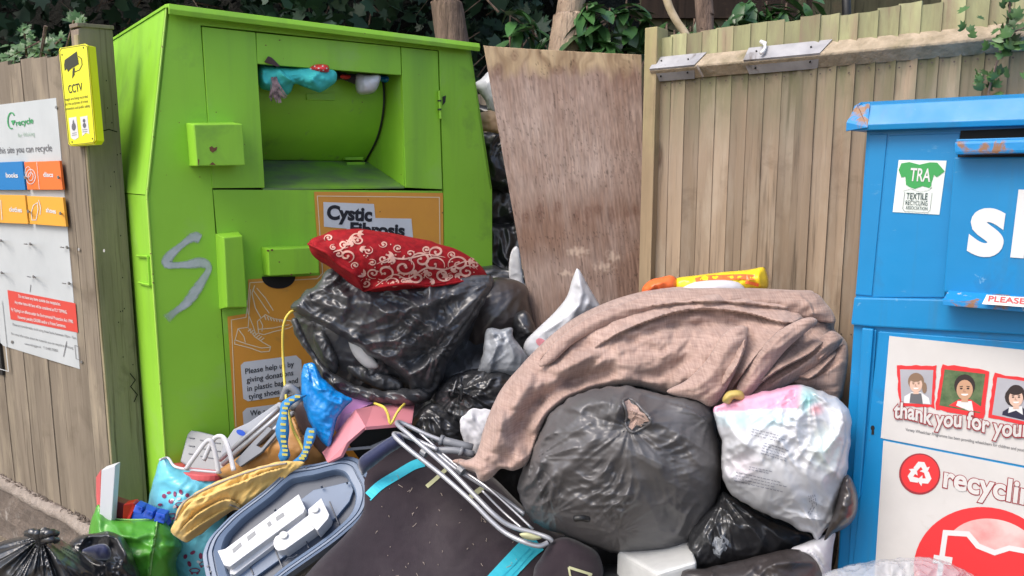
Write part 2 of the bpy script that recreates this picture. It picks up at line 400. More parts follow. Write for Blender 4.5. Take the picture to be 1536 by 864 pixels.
m_red = M('red print', (.66, .035, .04), rough=.4); m_redd = M('dark red print', (.28, .03, .04), rough=.45)
m_steel = M('grey steel', (.3, .3, .3), rough=.4, metal=.7)
m_spray = M('grey spray paint', (.50, .54, .56), (.36, .44, .40), sc=30, rough=.5)
def wood(name, c1, c2, dirtc=None, g=None, rand=.13, sc=4, z=.08, algae=None, knots=None):
    st = (1, 1, z)
    return M(name, c1, c2, sc=sc*4, detail=7, rough=.85, spec=.25, bump=.5, bsc=70, stretch=st, bdist=.003, rand=rand, algae=algae, knots=knots,
             streak=[(g or c2, 9, .5, .7, (1, 1, .25)), (tuple(q*.55 for q in c2), 75, .56, .70, (1, 1, .035)), (tuple(q*.5 for q in c2), 20, .62, .72, (1, 1, .07))], dirt=[((dirtc or (.12, .08, .05)), 6, .58, .8), ((.09, .055, .03), 26, .72, .77)])
m_board = wood('larch board', (.335, .25, .175), (.225, .165, .112), g=(.39, .325, .25), dirtc=(.12, .075, .045), rand=.24, knots=((.10, .055, .03), 5.5), algae=[((.33, .285, .235), 1.15, 1.75, .5), ((.12, .125, .055), 1.55, 1.8, .85), ((.40, .40, .22), 1.80, 1.84, .85)])
m_boardtop = wood('algae board', (.33, .31, .17), (.20, .20, .085), dirtc=(.12, .14, .04), g=(.38, .34, .22))
m_lboard = wood('grey board', (.235, .195, .148), (.17, .14, .105), dirtc=(.13, .105, .075), g=(.31, .26, .19), rand=.12)
m_post = wood('post wood', (.27, .22, .175), (.19, .155, .12), dirtc=(.09, .075, .055), rand=.05)
m_post2 = wood('mid post wood', (.36, .265, .165), (.25, .185, .115), dirtc=(.15, .12, .07), rand=.03, algae=[((.36, .34, .16), 1.5, 1.9, .8)])
m_batten = wood('pale batten', (.36, .31, .2), (.24, .20, .12), rand=.02)
m_rail = M('rough rail', (.42, .34, .25), (.27, .22, .15), sc=30, rough=.9, bump=.9, bsc=60, bdist=.006, dirt=((.2, .17, .1), 9, .55, .7))
m_galv = M('galvanised steel', (.42, .42, .44), (.30, .30, .32), sc=14, rough=.55, metal=.3, bump=.15, bsc=60, dirt=((.12, .1, .09), 12, .6, .72))
m_conc = M('gravel board concrete', (.17, .135, .11), (.11, .09, .075), sc=8, rough=.95, bump=1, bsc=45, bdist=.008, dirt=((.3, .27, .24), 14, .58, .7))  # board face, darkened in colour against the lit ledge above
m_ground = M('earth and litter', (.14, .11, .08), (.20, .165, .12), sc=24, rough=.95, bump=1, bsc=60, bdist=.01, dirt=((.3, .25, .17), 40, .56, .66))
m_bark = M('bark', (.27, .185, .14), (.12, .08, .06), sc=30, detail=8, rough=.9, bump=1, bsc=55, bdist=.03, stretch=(1, 1, .16))
m_bark2 = M('pale bark', (.45, .34, .25), (.32, .23, .16), sc=12, rough=.85, bump=1, bsc=45, bdist=.02, stretch=(1, 1, .25), dirt=[((.12, .07, .045), 30, .62, .68), ((.2, .13, .09), 8, .5, .7)])
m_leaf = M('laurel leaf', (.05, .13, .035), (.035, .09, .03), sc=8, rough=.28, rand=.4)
m_leafd = M('dark shade leaf', (.025, .065, .035), (.035, .09, .045), sc=2, rough=.55, rand=.3)  # leaf green kept dark, the shade of the wood put into the colour
m_ivy = M('ivy leaf', (.07, .15, .04), (.045, .10, .03), sc=10, rough=.45, rand=.35)
m_core = M('shaded thicket', (.008, .014, .010), (.016, .013, .010), sc=2, rough=1, bump=1, bsc=8, bdist=.1)  # near-black tone stands in for deep shade among the trees
def bag(name, c1, c2, rough=.28, b=.6, sc=30, spec=.5, **k):
    return M(name, c1, c2, sc=5, rough=rough, r2=rough+.14, bump=.25, bsc=60, bdist=.0015, bump2=ridge(b, sc, .004), spec=spec, coat=k.pop('coat', .2), **k)
m_bin = bag('black bin bag', (.018, .0185, .021), (.03, .031, .034), .30, .5, 26, 1.0)
m_torn = bag('greyish bin bag', (.036, .037, .041), (.052, .053, .058), .38, .4, 22, 1.0)
m_bin2 = bag('taut dark bag', (.045, .034, .03), (.028, .024, .023), .32, .3, 18, .9)
m_gbag = bag('charcoal refuse sack', (.078, .076, .078), (.105, .10, .102), .40, .15, 12, .7, coat=.1)
m_tbag = bag('grey thin bag', (.20, .215, .235), (.30, .32, .35), .3, .7, 28, .6)
m_wbag = bag('white carrier plastic', (.56, .57, .60), (.50, .51, .54), .3, .6, 22)
m_wbagc = M('clear white bag', .7, attr=True, rough=.34, bump=.2, bsc=60, bdist=.001, bump2=ridge(.4, 16, .005), coat=.15)
m_clear = M('clear polythene', (.62, .62, .64), rough=.12, bump=.4, bsc=40, bump2=ridge(1, 22, .01), alpha=.42)
m_bluebag = bag('blue polythene', (.0, .26, .72), (.0, .19, .55), .22, .8, 22, .7)
m_greenbag = bag('green shopping bag', (.08, .33, .03), (.06, .26, .025), .38, .5, 20)
m_linen = M('linen curtain', (.41, .295, .25), (.345, .245, .205), sc=7, rough=.9, spec=.15, sheen=.2, bump2=(.35, 1, .002, None, 'weave'), dirt=((.22, .15, .13), 5, .6, .8))
m_cloth_y = M('yellow cloth', (.70, .48, .17), (.62, .42, .14), sc=9, rough=.9, spec=.15, sheen=.2, bump=.25, bsc=160)
m_cloth_w = M('white cloth', (.60, .60, .63), (.54, .54, .57), sc=6, rough=.85, bump=.2, bsc=120)
m_redc = M('red damask', (.34, .007, .012), (.22, .004, .008), sc=50, rough=.75, spec=.25, bump=.6, bsc=260, bdist=.002)
m_silk = M('cream embroidery', (.62, .38, .30), (.55, .28, .22), sc=40, rough=.45)
m_tray = M('grey blue plastic', (.115, .16, .24), (.14, .19, .275), sc=4, rough=.4, bump=.06, bsc=90, dirt=((.12, .15, .2), 7, .62, .8))
m_trayd = M('dark slate plastic', (.035, .048, .075), (.045, .06, .09), sc=5, rough=.4)
m_cabin = M('white moulded plastic', (.60, .61, .63), rough=.4, bump=.04, dirt=((.5, .5, .5), 8, .65, .85))
m_mat = M('dark fabric', (.034, .025, .031), (.024, .018, .023), sc=5, dirt=((.07, .058, .062), 4, .5, .85), rough=.95, spec=.15, bump=.35, bsc=300, sheen=.15)
m_cyan = M('cyan trim', (.03, .42, .54), (.05, .47, .58), sc=20, rough=.6, bump=.2, bsc=120)
m_navy = M('navy velvet', (.006, .014, .075), (.004, .009, .045), sc=12, rough=.7, sheen=.4)
m_pink = M('pink board', (.62, .235, .27), (.58, .21, .25), sc=6, rough=.55); m_lil = M('lilac board', (.55, .27, .52), rough=.55)
m_tube = M('coated tube', (.34, .35, .38), (.42, .43, .46), sc=10, rough=.35, metal=.35)
m_gpl = M('grey plastic', (.16, .17, .19), (.2, .21, .23), sc=6, rough=.42)
m_tan = M('tan leather', (.46, .24, .075), (.36, .17, .05), sc=5, rough=.42, bump=.2, bsc=50)
m_brown = M('brown leather', (.06, .035, .035), rough=.5, bump=.2)
m_cord = M('yellow drawstring', (.66, .52, .08), rough=.6); m_strap = M('blue webbing', (.03, .2, .45), rough=.7); m_strapy = M('yellow woven print', (.62, .56, .12), rough=.7)
m_teal = M('teal cloth', (.07, .60, .58), (.05, .5, .5), sc=9, rough=.85, bump=.2, bsc=120); m_straw = M('straw fibre', (.30, .25, .21), rough=.8)
m_tape = M('pale tape', (.52, .52, .3), rough=.6); m_foam = M('white foam', (.58, .59, .58), (.5, .51, .5), sc=20, rough=.7, bump=.2, bsc=150)
m_aqua = M('pale blue bag', (.12, .48, .62), (.16, .53, .66), sc=6, rough=.32, bump=.3, bsc=40, bump2=ridge(.5, 18, .005)); m_coral = M('coral plastic', (.62, .10, .11), rough=.35)
m_wine = M('wine print', (.2, .03, .09), rough=.5); m_toyb = M('toy blue plastic', (.01, .07, .45), rough=.3)
m_mag = M('maroon card', (.2, .03, .04), rough=.5); m_redpl = M('bright red plastic', (.7, .03, .02), rough=.35)
m_cyel = M('yellow vinyl', (.85, .62, .02), rough=.3, bump=.2, bsc=40); m_cor = M('orange vinyl', (.8, .16, .04), rough=.3); m_card = M('brown card', (.45, .3, .17), rough=.8)
# ------------------------------------------------------------------ ground
mb = MB(); g = bpy.data.meshes.new('ground'); n_ = 60
gv = []; 
for j in range(n_+1):
    for i in range(n_+1):
        a = (i/n_*2-1); b = (j/n_*2-1); x = math.copysign(abs(a)**3, a)*60; y = math.copysign(abs(b)**3, b)*60+2
        gv.append((x, y, .02*float(perlin(x*1.3, y*1.3, 3)) if abs(x)+abs(y) < 12 else 0))
g.from_pydata(gv, [], [(j*(n_+1)+i, j*(n_+1)+i+1, (j+1)*(n_+1)+i+1, (j+1)*(n_+1)+i) for j in range(n_) for i in range(n_)])
tag(link('ground', g, m_ground), kind='structure')
# leaf litter and straw by the concrete board
mb = MB()
for i in range(900):
    x, y = random.uniform(-3.2, -1.0), random.uniform(1.9, 3.4); a = random.uniform(0, 6.3); l = random.uniform(.012, .035); w_ = random.uniform(.002, .009); z = .025+random.uniform(0, .012)
    d = np.array([math.cos(a), math.sin(a), random.uniform(-.3, .3)])*l; e = np.array([-math.sin(a), math.cos(a), random.uniform(-.4, .4)])*w_; c = np.array([x, y, z])
    k = len(mb.v); mb.v += [c-d, c-e, c+d, c+e]; mb.f.append((k, k+1, k+2, k+3))
m_lit = M('dry litter', (.38, .29, .17), (.2, .13, .07), sc=30, rough=.9)
tag(mb.build('leaf_litter', m_lit), 'dry straw and leaf litter on the earth by the left fence', 'leaf litter', kind='stuff')
# ================================================================== THE GREEN TEXTILE BANK
GD = nrm((.785, .62, 0)); GN = np.array([GD[1], -GD[0], 0]); GO = np.array([-1.05, 2.43, 0]); G = Pl(GO, GN)
def g3(u, w, z): return GO + GD*u + GN*w + np.array([0, 0, z])
bank = thing('clothing_bank', 'tall lime green metal clothing bank with open hopper, orange charity poster and grey sprayed squiggle', 'clothing bank')
uLt, uLm, uRt, uRm, zT, zM, DP = 0.0, -.092, 1.127, 1.233, 1.998, 1.435, 1.15
mb = MB()
def gq(mb, pts, ext=-GN*.004): mb.prism([g3(*p) for p in pts], ext)
# left side: sloping upper sheet and upright lower sheet, right side, back, roof
b1 = MB(); b1.prism([g3(uLt, 0, zT), g3(uLm, 0, zM), g3(uLm, -DP, zM), g3(uLt, -DP, zT)], GD*.01).build('upper_side_panel', m_green, bank)
b1 = MB(); b1.prism([g3(uLm+.002, -.003, zM-.003), g3(uLm+.002, -.003, .03), g3(uLm+.002, -DP, .03), g3(uLm+.002, -DP, zM-.003)], GD*.01).build('lower_side_panel', m_green, bank)
b1 = MB(); b1.prism([g3(uRt, 0, zT), g3(uRm, 0, zM), g3(uRm, -DP, zM), g3(uRt, -DP, zT)], -GD*.01).build('upper_side_panel', m_green, bank)
b1 = MB(); b1.prism([g3(uRm-.002, -.003, zM-.003), g3(uRm-.002, -.003, .03), g3(uRm-.002, -DP, .03), g3(uRm-.002, -DP, zM-.003)], -GD*.01).build('lower_side_panel', m_green, bank)
b1 = MB(); b1.prism([g3(uLt, -DP, zT), g3(uLm, -DP, zM), g3(uLm, -DP, .03), g3(uRm, -DP, .03), g3(uRm, -DP, zM), g3(uRt, -DP, zT)], -GN*.01).build('back_panel', m_green, bank)
b1 = MB(); b1.prism([g3(uLt-.004, .004, zT+.001), g3(uRt+.004, .004, zT+.001), g3(uRt+.004, -DP-.01, zT+.001), g3(uLt-.004, -DP-.01, zT+.001)], (0, 0, .008)).build('roof', m_green, bank)
# front frame
c = -GN*.02
FR = [(250, 12), (705, 66), (738, 289), (737, 430), (728, 800), (672, 800), (665.5, 286), (658.5, 75.5), (301, 38), (323.5, 350), (352, 800), (252, 800), (219, 289)]
b1 = MB(); pts = [G.at(*p) for p in FR]
pts[0] = g3(uLt, 0, zT); pts[1] = g3(uRt, 0, zT); pts[2] = g3(uRm, 0, zM); pts[3] = g3(uRm, 0, 1.1); pts[4] = g3(uRm, 0, .03); pts[12] = g3(uLm, 0, zM); pts[11] = g3(uLm, 0, .03)
pts[5] = g3(.99, 0, .03); pts[10] = g3(.125, 0, .03)
b1.prism(pts, c).build('front_frame', m_green, bank, bevel=.0015)
def gplate(nm, poly, h=.0, th=.018, m=m_green, bev=.0015, par=bank): return MB().plate(G, poly, h, th).build(nm, m, par, bevel=bev)
gplate('hopper_panel', [(303, 40), (383, 48.7), (397.2, 281.5), (318.8, 282.3)], .003)
gplate('hopper_panel', [(384.6, 49), (600.5, 70.5), (602, 112.5), (386, 95.5)], .003)
gplate('hopper_panel', [(602, 70.8), (656.5, 76.5), (663.5, 284), (608.8, 281.5)], .003)
gplate('front_door', [(319.5, 284.5), (663.5, 286.2), (667, 800), (355, 800), (325.5, 350)], -.001)
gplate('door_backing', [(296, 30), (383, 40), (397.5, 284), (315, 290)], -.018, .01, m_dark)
# roof lip with turned-down front edge and folded corner
li = MB(); lip = [(.0, zT+.009), (.045, zT+.004), (.05, zT-.012), (.046, zT-.026), (.040, zT-.026), (.042, zT-.006), (.0, zT-.002)]
li.prism([g3(uLt-.006, w, z) for w, z in lip], GD*(uRt-uLt+.02)).build('roof_lip', m_green, bank, bevel=.0015)
# hopper recess
uh0, uh1 = .272, .8175; zo0, zo1 = 1.451, 1.857
b1 = MB(); b1.prism([g3(uh1, -.002, zo0), g3(uh1, -.30, 1.55), g3(uh1, -.32, 1.95), g3(uh1, -.002, 1.95)], GD*.004).build('hopper_wall', m_green, bank)
b1 = MB(); b1.prism([g3(uh0, -.002, zo0), g3(uh0, -.30, 1.55), g3(uh0, -.32, 1.95), g3(uh0, -.002, 1.95)], -GD*.004).build('hopper_wall', m_green, bank)
b1 = MB(); b1.prism([g3(uh0, -.002, zo0-.001), g3(uh1, -.002, zo0-.001), g3(uh1, -.31, 1.553), g3(uh0, -.31, 1.553)], (0, 0, -.006)).build('hopper_ledge', m_ledge, bank)
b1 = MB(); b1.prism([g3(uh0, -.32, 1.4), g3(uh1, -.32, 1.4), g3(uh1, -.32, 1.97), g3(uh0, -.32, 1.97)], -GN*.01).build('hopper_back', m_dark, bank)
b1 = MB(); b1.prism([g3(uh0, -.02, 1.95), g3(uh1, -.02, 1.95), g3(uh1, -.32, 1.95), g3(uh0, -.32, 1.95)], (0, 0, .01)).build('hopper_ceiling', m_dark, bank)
pr = cat_rom([(-.25, 1.95), (-.165, 1.905), (-.134, 1.857), (-.127, 1.781), (-.147, 1.706), (-.195, 1.631), (-.285, 1.556), (-.30, 1.553)], False, 6)
dr = MB(); k = 0
for (w, z) in pr: dr.v += [g3(uh0+.002, w, z), g3(uh1-.012, w, z)]
for i in range(len(pr)-1): dr.f.append((2*i, 2*i+1, 2*i+3, 2*i+2))
do = dr.build('hopper_drum', m_greend, bank, smooth=True)
t_ = MB(); t_.tube([g3(uh1-.009, w+.001, z) for w, z in pr], .004).build('drum_seal', m_black, do)
gpn = Pl(g3(0, -.13, 0), GN)
MB().plate(gpn, [(459, 140), (503, 139), (503, 151), (460, 150)], .006, .02).build('drum_handle', m_greend, do, bevel=.002)
mh = MB(); hp = Pl(g3(0, -.27, 0), GN)
mh.plate(hp, [(518, 236), (545, 235), (545, 240), (518, 240)], .012, .02); mh.plate(hp, [(521, 243), (548, 243), (547, 247), (521, 247)], .014, .01); mh.build('drum_hinge', m_greend, do, bevel=.001)
# lock box upper left, hood block and vertical bar
def hood(nm, back, front, depth, par=bank, m=m_green, bev=.003):      # back: polygon on the sheet, front: on the proud plane
    b = MB(); n_ = len(back); b.v = [G.at(x, y, .001) for x, y in back] + [G.at(x, y, depth) for x, y in front]
    b.f = [tuple(range(n_-1, -1, -1)), tuple(range(n_, 2*n_))] + [(i, (i+1) % n_, n_+(i+1) % n_, n_+i) for i in range(n_)]
    return b.build(nm, m, par, bevel=bev)
# front-face px read on the proud plane, back-face computed square behind it
def hbox(nm, front, depth, shrink=(0, 0, 0, 0), **k):
    fr = [G.at(x, y, depth) for x, y in front]; bk = [p-GN*depth for p in fr]
    dl, dt, dr_, db = shrink
    bk[0] = bk[0]-GD*dl+np.array([0, 0, dt]); bk[1] = bk[1]+GD*dr_+np.array([0, 0, dt]); bk[2] = bk[2]+GD*dr_-np.array([0, 0, db]); bk[3] = bk[3]-GD*dl-np.array([0, 0, db])
    b = MB(); b.v = bk+fr; b.f = [(3, 2, 1, 0), (4, 5, 6, 7)]+[(i, (i+1) % 4, 4+(i+1) % 4, 4+i) for i in range(4)]
    return b.build(nm, k.get('m', m_green), bank, bevel=.003)
lb = hbox('lock_box', [(291, 187), (364, 186), (368, 248), (296, 249)], .085, (0, .01, 0, 0))
ch = MB(); cp = Pl(G.o+G.n*.085, G.n)
ch.flat(cp, [(314, 221), (318, 219), (321, 222), (326, 220), (325, 225), (319, 229), (315, 226)], .001); ch.flat(cp, [(314, 247), (319, 243), (324, 247.5)], .001); ch.flat(cp, [(297, 238), (299, 240), (298, 247), (297, 248)], .001)
ch.build('paint_chip', M('rust chip', RUST, (.2, .09, .04), sc=90, rough=.9), lb)['kind'] = 'stuff'
hbox('guard_bar', [(336, 357), (364, 354), (371, 461), (341, 461)], .05, (.012, .012, .004, .012))
hb = hbox('lock_hood', [(402, 374), (478, 371), (479, 410), (404, 414)], .06, (.0, .004, .0, .002))
ch = MB(); cp = Pl(G.o+G.n*.06, G.n)
for (x, y, s_) in ((408, 375, 2), (470, 376, 2.4), (419, 393, 1.3), (437, 412, 1.6), (466, 410, 1.4), (402, 376, 2)): ch.flat(cp, ell(x, y, s_, s_*.8, 7), .001)
ch.build('paint_chip', bpy.data.materials['rust chip'], hb)['kind'] = 'stuff'
b1 = MB(); b1.plate(G, ell(418, 415, 25, 18, 20, 0, 0, 180), .0042, .003).build('keyhole_slot', m_dark, bank)
# door hinge, seams, side clip
hg = MB(); hg.tube([G.at(659, 136, .012), G.at(661, 178, .012)], .006); h_ = hg.build('hinge', m_greend, bank, smooth=False)
hg = MB()
for y in (150, 163): hg.tube([G.at(659.3, y, .012), G.at(659.4, y+2.2, .012)], .0078)
hg.build('hinge_ring', m_black, h_)
hg = MB(); hg.plate(G, [(664, 145), (669, 143), (668, 153), (664, 158)], .0025, .001); hg.build('grime', m_black, h_)
sp = Pl(g3(uLm, 0, 0), -GD)
b1 = MB()
for a, b in (((205, 384), (222, 385)), ((222, 385), (225, 428)), ((208, 424), (225, 428))):
    b1.tube([sp.at(*a, .004), sp.at(*b, .004)], .004, 5)
b1.build('side_handle', m_green, bank)
wd = MB(); wd.tube([g3(uLm, .001, .05), g3(uLm, .001, zM), g3(uLt, .001, zT)], .0035, 6); wd.build('corner_weld', M('pale green edge', (.36, .62, .08), rough=.4, dirt=(RUST, 60, .62, .68)), bank)
# orange poster (L-shape with a notch round the lock hood)
post = [(471, 287.5), (664.5, 289.5), (668, 650), (670, 800), (362, 800), (341, 475), (372, 470), (372, 419), (480, 413), (473.5, 330)]
po = MB().flat(G, post, .0012).build('poster', m_orange, bank)
def lineset(mb, pl, pts, w, h, closed=False):
    p = np.array([np.array(q, float) for q in pts]); m = len(p); k = len(mb.v)
    if closed and np.allclose(p[0], p[-1]): p = p[:-1]; m -= 1
    for i in range(m):
        a = p[(i-1) % m] if (closed or i) else p[0]; b = p[(i+1) % m] if (closed or i < m-1) else p[m-1]
        d1 = p[i]-a; d2 = b-p[i]; l1 = np.linalg.norm(d1); l2 = np.linalg.norm(d2)
        d1 = d1/l1 if l1 > 1e-9 else d2/max(l2, 1e-9); d2 = d2/l2 if l2 > 1e-9 else d1
        n1 = np.array([-d1[1], d1[0]]); n2 = np.array([-d2[1], d2[0]]); mm = n1+n2; q_ = np.linalg.norm(mm)
        mm = n1 if q_ < .3 else mm/q_; sc_l = min(1/max(mm @ n1, .3), 1.8)*w/2
        mb.v.append(pl.at(*(p[i]+mm*sc_l), h)); mb.v.append(pl.at(*(p[i]-mm*sc_l), h))
    for i in range(m if closed else m-1):
        j_ = (i+1) % m; mb.f.append((k+2*i, k+2*i+1, k+2*j_+1, k+2*j_))
bl = MB(); lineset(bl, G, [(354, 640), (347, 480), (369, 476), (375, 424)], 1.2, .002); lineset(bl, G, [(375, 424), (476, 418), (484, 410), (476, 294), (659, 296), (664, 650)], 1.2, .002)
lineset(bl, G, [(382, 428), (378, 440), (383, 462), (392, 478)], 1.5, .002)
# shoes line drawing
for L_ in ([(376, 434), (374, 455), (373, 482), (372, 492)], [(379, 434), (388, 447), (398, 462), (404, 470)], [(385, 432), (398, 447), (410, 466)],
           [(352, 513), (357, 493), (372, 491), (382, 505), (395, 514), (406, 520), (404, 527), (392, 528), (375, 522), (352, 516), (352, 510)], [(353, 510), (370, 516), (392, 522), (405, 521)],
           [(357, 493), (366, 505), (368, 514)],
           [(388, 500), (386, 482), (398, 472), (410, 478), (424, 480), (436, 481), (440, 488), (434, 492), (412, 497), (396, 502), (388, 500)], [(388, 494), (410, 492), (434, 487)], [(390, 480), (394, 488), (393, 497)],
           [(370, 450), (372, 470), (380, 490), (384, 503)]): lineset(bl, G, L_, 1.3, .002)
for i in range(7): lineset(bl, G, [(372+i*3.2, 497+i*2.3), (377+i*3.2, 493+i*2.3)], 1.6, .002)
for i in range(7): lineset(bl, G, [(397+i*4.2, 474+i*.9), (399+i*4.2, 480+i*.6)], 1.6, .002)
bl.build('shoe_drawing', m_offw, po)
def plate_(poly): return MB().flat(G, poly, .0022).build('text_plate', m_platew, po)
plate_([(485, 303), (561, 306), (563, 327), (617, 328), (620, 360), (520, 360), (520, 343), (486, 340)])
plate_([(361, 548), (366, 543), (444, 533), (452, 540), (455, 590), (372, 602), (365, 598)])
plate_([(364, 618), (370, 612), (424, 605), (432, 615), (436, 660), (368, 668)])
for s_, a, b, cp_, bo_ in (('Cystic', (490, 328), (558, 331.5), 21, .045), ('Fibrosis', (525, 352), (607, 354), 19, .045), ('Please help us by', (368, 561), (441, 549.5), 8.5, .012), ('giving donations', (370, 574), (440, 562.5), 8.5, .012), ('in plastic bags and', (371, 587), (447, 574), 8.5, .012), ('tying shoes in pairs', (373, 599), (451, 585), 8.5, .012), ('We accept', (375, 624), (421, 617), 8.5, .012)):
    tx = MB(); text_on(tx, G, s_, a, b, .0032, cap=cp_, bold=bo_); tx.build('poster_lettering', m_ink, po)
# spray paint squiggle
pts = cat_rom([(301, 359), (290, 356), (272, 368), (253, 386), (252, 397), (278, 397), (302, 394), (313, 403), (301, 425), (281, 453), (262, 468), (249, 479)], False, 8)
sv, sf, sa = [], [], []; NS = 9; ns_ = len(pts)
for i in range(ns_):
    a = pts[max(i-1, 0)]; b = pts[min(i+1, ns_-1)]; d = (b-a)/(np.linalg.norm(b-a)+1e-9); nn = np.array([-d[1], d[0]]); w_ = 7.4+1.8*math.sin(i*.3)
    for k in range(NS):
        t_ = k/(NS-1)*2-1; q_ = pts[i]+nn*w_*t_; sv.append(tuple(G.at(q_[0], q_[1], .0018+.0000035*i)))
        en = min(1, i/2, (ns_-1-i)/10+.0); sa.append(max(0, min(1, (1-abs(t_)**2.0)*1.9+.35*float(perlin(q_[0]/3, q_[1]/3, 4))-.25))*(.25+.75*en if en > 0 else 0))
for i in range(ns_-1):
    for k in range(NS-1): c_ = i*NS+k; sf.append((c_, c_+1, c_+NS+1, c_+NS))
me = bpy.data.meshes.new('sprayed_squiggle'); me.from_pydata(sv, [], sf); at = me.color_attributes.new('Col', 'FLOAT_COLOR', 'POINT')
at.data.foreach_set('color', np.repeat(np.array(sa), 4))
nt2 = m_spray.node_tree; an_ = nt2.nodes.new('ShaderNodeAttribute'); an_.attribute_name = 'Col'; nt2.links.new(an_.outputs['Fac'], nt2.nodes['Principled BSDF'].inputs['Alpha'])
link('sprayed_squiggle', me, m_spray, bank)
mk = MB()
for i in range(26): x, y = random.uniform(240, 730), random.uniform(60, 470); r = random.uniform(.6, 1.3); mk.flat(G, ell(x, y, r, r*.8, 6), .0042)
mk.build('paint_chip', bpy.data.materials['rust chip'], bank)['kind'] = 'stuff'
# clothes stuffed in the hopper slot
yh = 2.62
def YG(px, w=-.06):                       # distance of the bank front plane at px, minus offset
    return float(G.at(px, 110, w)[1])
t1 = pillow('teal_garment', [(388, 97), (402, 96), (416, 98), (440, 101), (460, 100), (490, 103), (504, 108), (504, 122), (492, 132), (482, 138), (476, 138), (455, 130), (442, 126), (436, 138), (428, 143), (418, 138), (404, 136), (391, 132), (387, 118)],
    (YG(445, -.035), .079*1.0, 0), .055, .05, m_teal, folds=[([(415, 99), (428, 112), (446, 124), (470, 131)], .03, 7, 's'), ([(395, 100), (393, 118), (402, 130)], .015, 5, 'r'), ([(480, 104), (470, 116), (462, 128)], .012, 6, 'r')], gather=[(462, 112, .008, 2, 30)], step=1.6, rough=.003, seed=4)
tag(t1.o, 'bunched turquoise garment wedged across the slot of the green hopper', 'garment')
t2 = pillow('spotted_cloth', [(461, 101), (468, 97), (480, 96), (492, 98), (493, 108), (480, 109), (463, 107)], YG(478, 0), .035, .02, m_red, step=1.5, rough=.003)
tag(t2.o, 'red cloth with white spots on top of the turquoise garment', 'cloth'); sp_ = MB()
for x, y in ((466, 103), (472, 99.5), (472, 106), (478, 102.5), (484, 99), (485, 105.5), (490, 102.5), (479, 107)): patch(sp_, t2, ell(x, y, 1.3, 1.1, 7), .002, 2)
sp_.build('spot', m_white, t2.o)
t3 = pillow('dark_cloth', [(503, 107), (520, 110), (534, 112), (534, 126), (526, 124), (512, 119), (503, 120)], YG(518, -.1), .03, .03, m_mat, step=1.8, rough=.006)
tag(t3.o, 'dark cloth between turquoise garment and white bag in the hopper', 'cloth'); q = MB(); patch(q, t3, ell(518, 115, 8, 4, 12), .002, 3); q.build('red_patch', m_red, t3.o)
t4 = pillow('white_bag', [(533, 111), (552, 111), (570, 113), (569, 125), (562, 138), (548, 142), (537, 140), (533, 130)], YG(550, -.05), .04, .03, m_wbag, gather=[(545, 108, .008, 2.5, 40)], step=1.6)
tag(t4.o, 'small white plastic bag hanging in the slot of the green hopper', 'plastic bag')
t5 = pillow('blue_net', [(569, 113), (590, 115), (590, 120), (580, 124), (570, 122)], YG(580, -.12), .02, .02, m_bluebag, step=1.8, rough=.01)
tag(t5.o, 'scrap of blue netting at the right end of the hopper slot', 'netting')
fr = MB()
for i in range(46):
    x = 411+random.uniform(-4, 4); e = random.uniform(-11, 11); yb = YG(415, .0)
    fr.tube(path([(x, 118+random.uniform(-3, 3), yb), (x+e*.5+3, 134, yb-.015), (x+e+5, 150+random.uniform(-4, 6)-abs(e)*.4, yb-.01)], 3), .0014, 4)
fo = fr.build('fringe', M('fringe yarn', (.03, .025, .03), (.35, .25, .27), sc=60, rough=.9), None); tag(fo, 'dark and pink yarn fringe dangling below the turquoise garment', 'tassel')
cw = MB(); cw.prism([P(396, 93, YG(400, .012)), P(402, 84, YG(402, .012)), P(407, 86, YG(407, .012)), P(420, 99, YG(420, .012)), P(416, 100, YG(416, .012))], (0, .008, 0))
tag(cw.build('brown_strap', m_brown, None, bevel=.002), 'brown strap end poking up from the left end of the hopper slot', 'strap')
# ================================================================== LEFT FENCE
LD = nrm((.812, -.584, 0)); LN = np.array([-.584, -.812, 0]); LO = np.array([-1.36, 2.5, 0]); LF = Pl(LO, LN)
def l3(u, w, z): return LO + LD*u + LN*w + np.array([0, 0, z])
fence = thing('board_fence', 'weathered grey board fence with concrete base carrying the white recycling board', 'fence')
def board_mesh(w, z0, z1, th, wed, seed, nz=10, flat=False):
    rnd = random.Random(seed); me = bpy.data.meshes.new('board'); vs = []; fs = []
    for k in range(nz+1):
        z = z0+(z1-z0)*k/nz; j = rnd.uniform(-.001, .001); t = rnd.uniform(-.0008, .0008)
        vs += [(0+j, -(th if flat else wed)+t, z), (w*.5, -th-(wed*.2 if flat else 0)+(0 if flat else th*.4)+t, z), (w+j, -th-wed+t+.001, z), (w+j, 0, z), (0+j, 0, z)]
    for k in range(nz):
        for q in range(5): a = k*5+q; b = k*5+(q+1) % 5; fs.append((a, b, b+5, a+5))
    fs.append((4, 3, 2, 1, 0)); fs.append(tuple(nz*5+q for q in range(5)))
    me.from_pydata(vs, [], fs); me.update(); return me
def place(me, nm, frame, u, w, z, D, mat, parent):
    o = bpy.data.objects.new(nm, me); COL.objects.link(o)
    if not me.materials: me.materials.append(mat)
    p = frame(u, w, z); o.location = p; o.rotation_euler = (0, 0, math.atan2(D[1], D[0])); o.parent = parent; return o
lm = [board_mesh(.1012, .262, 1.886, .012, .0016, i, 10, True) for i in range(4)]
for i in range(26): place(lm[i % 4], 'board', l3, -.10-.1*i, random.uniform(-.003, .002), random.uniform(-.012, .006), LD, m_lboard, fence)
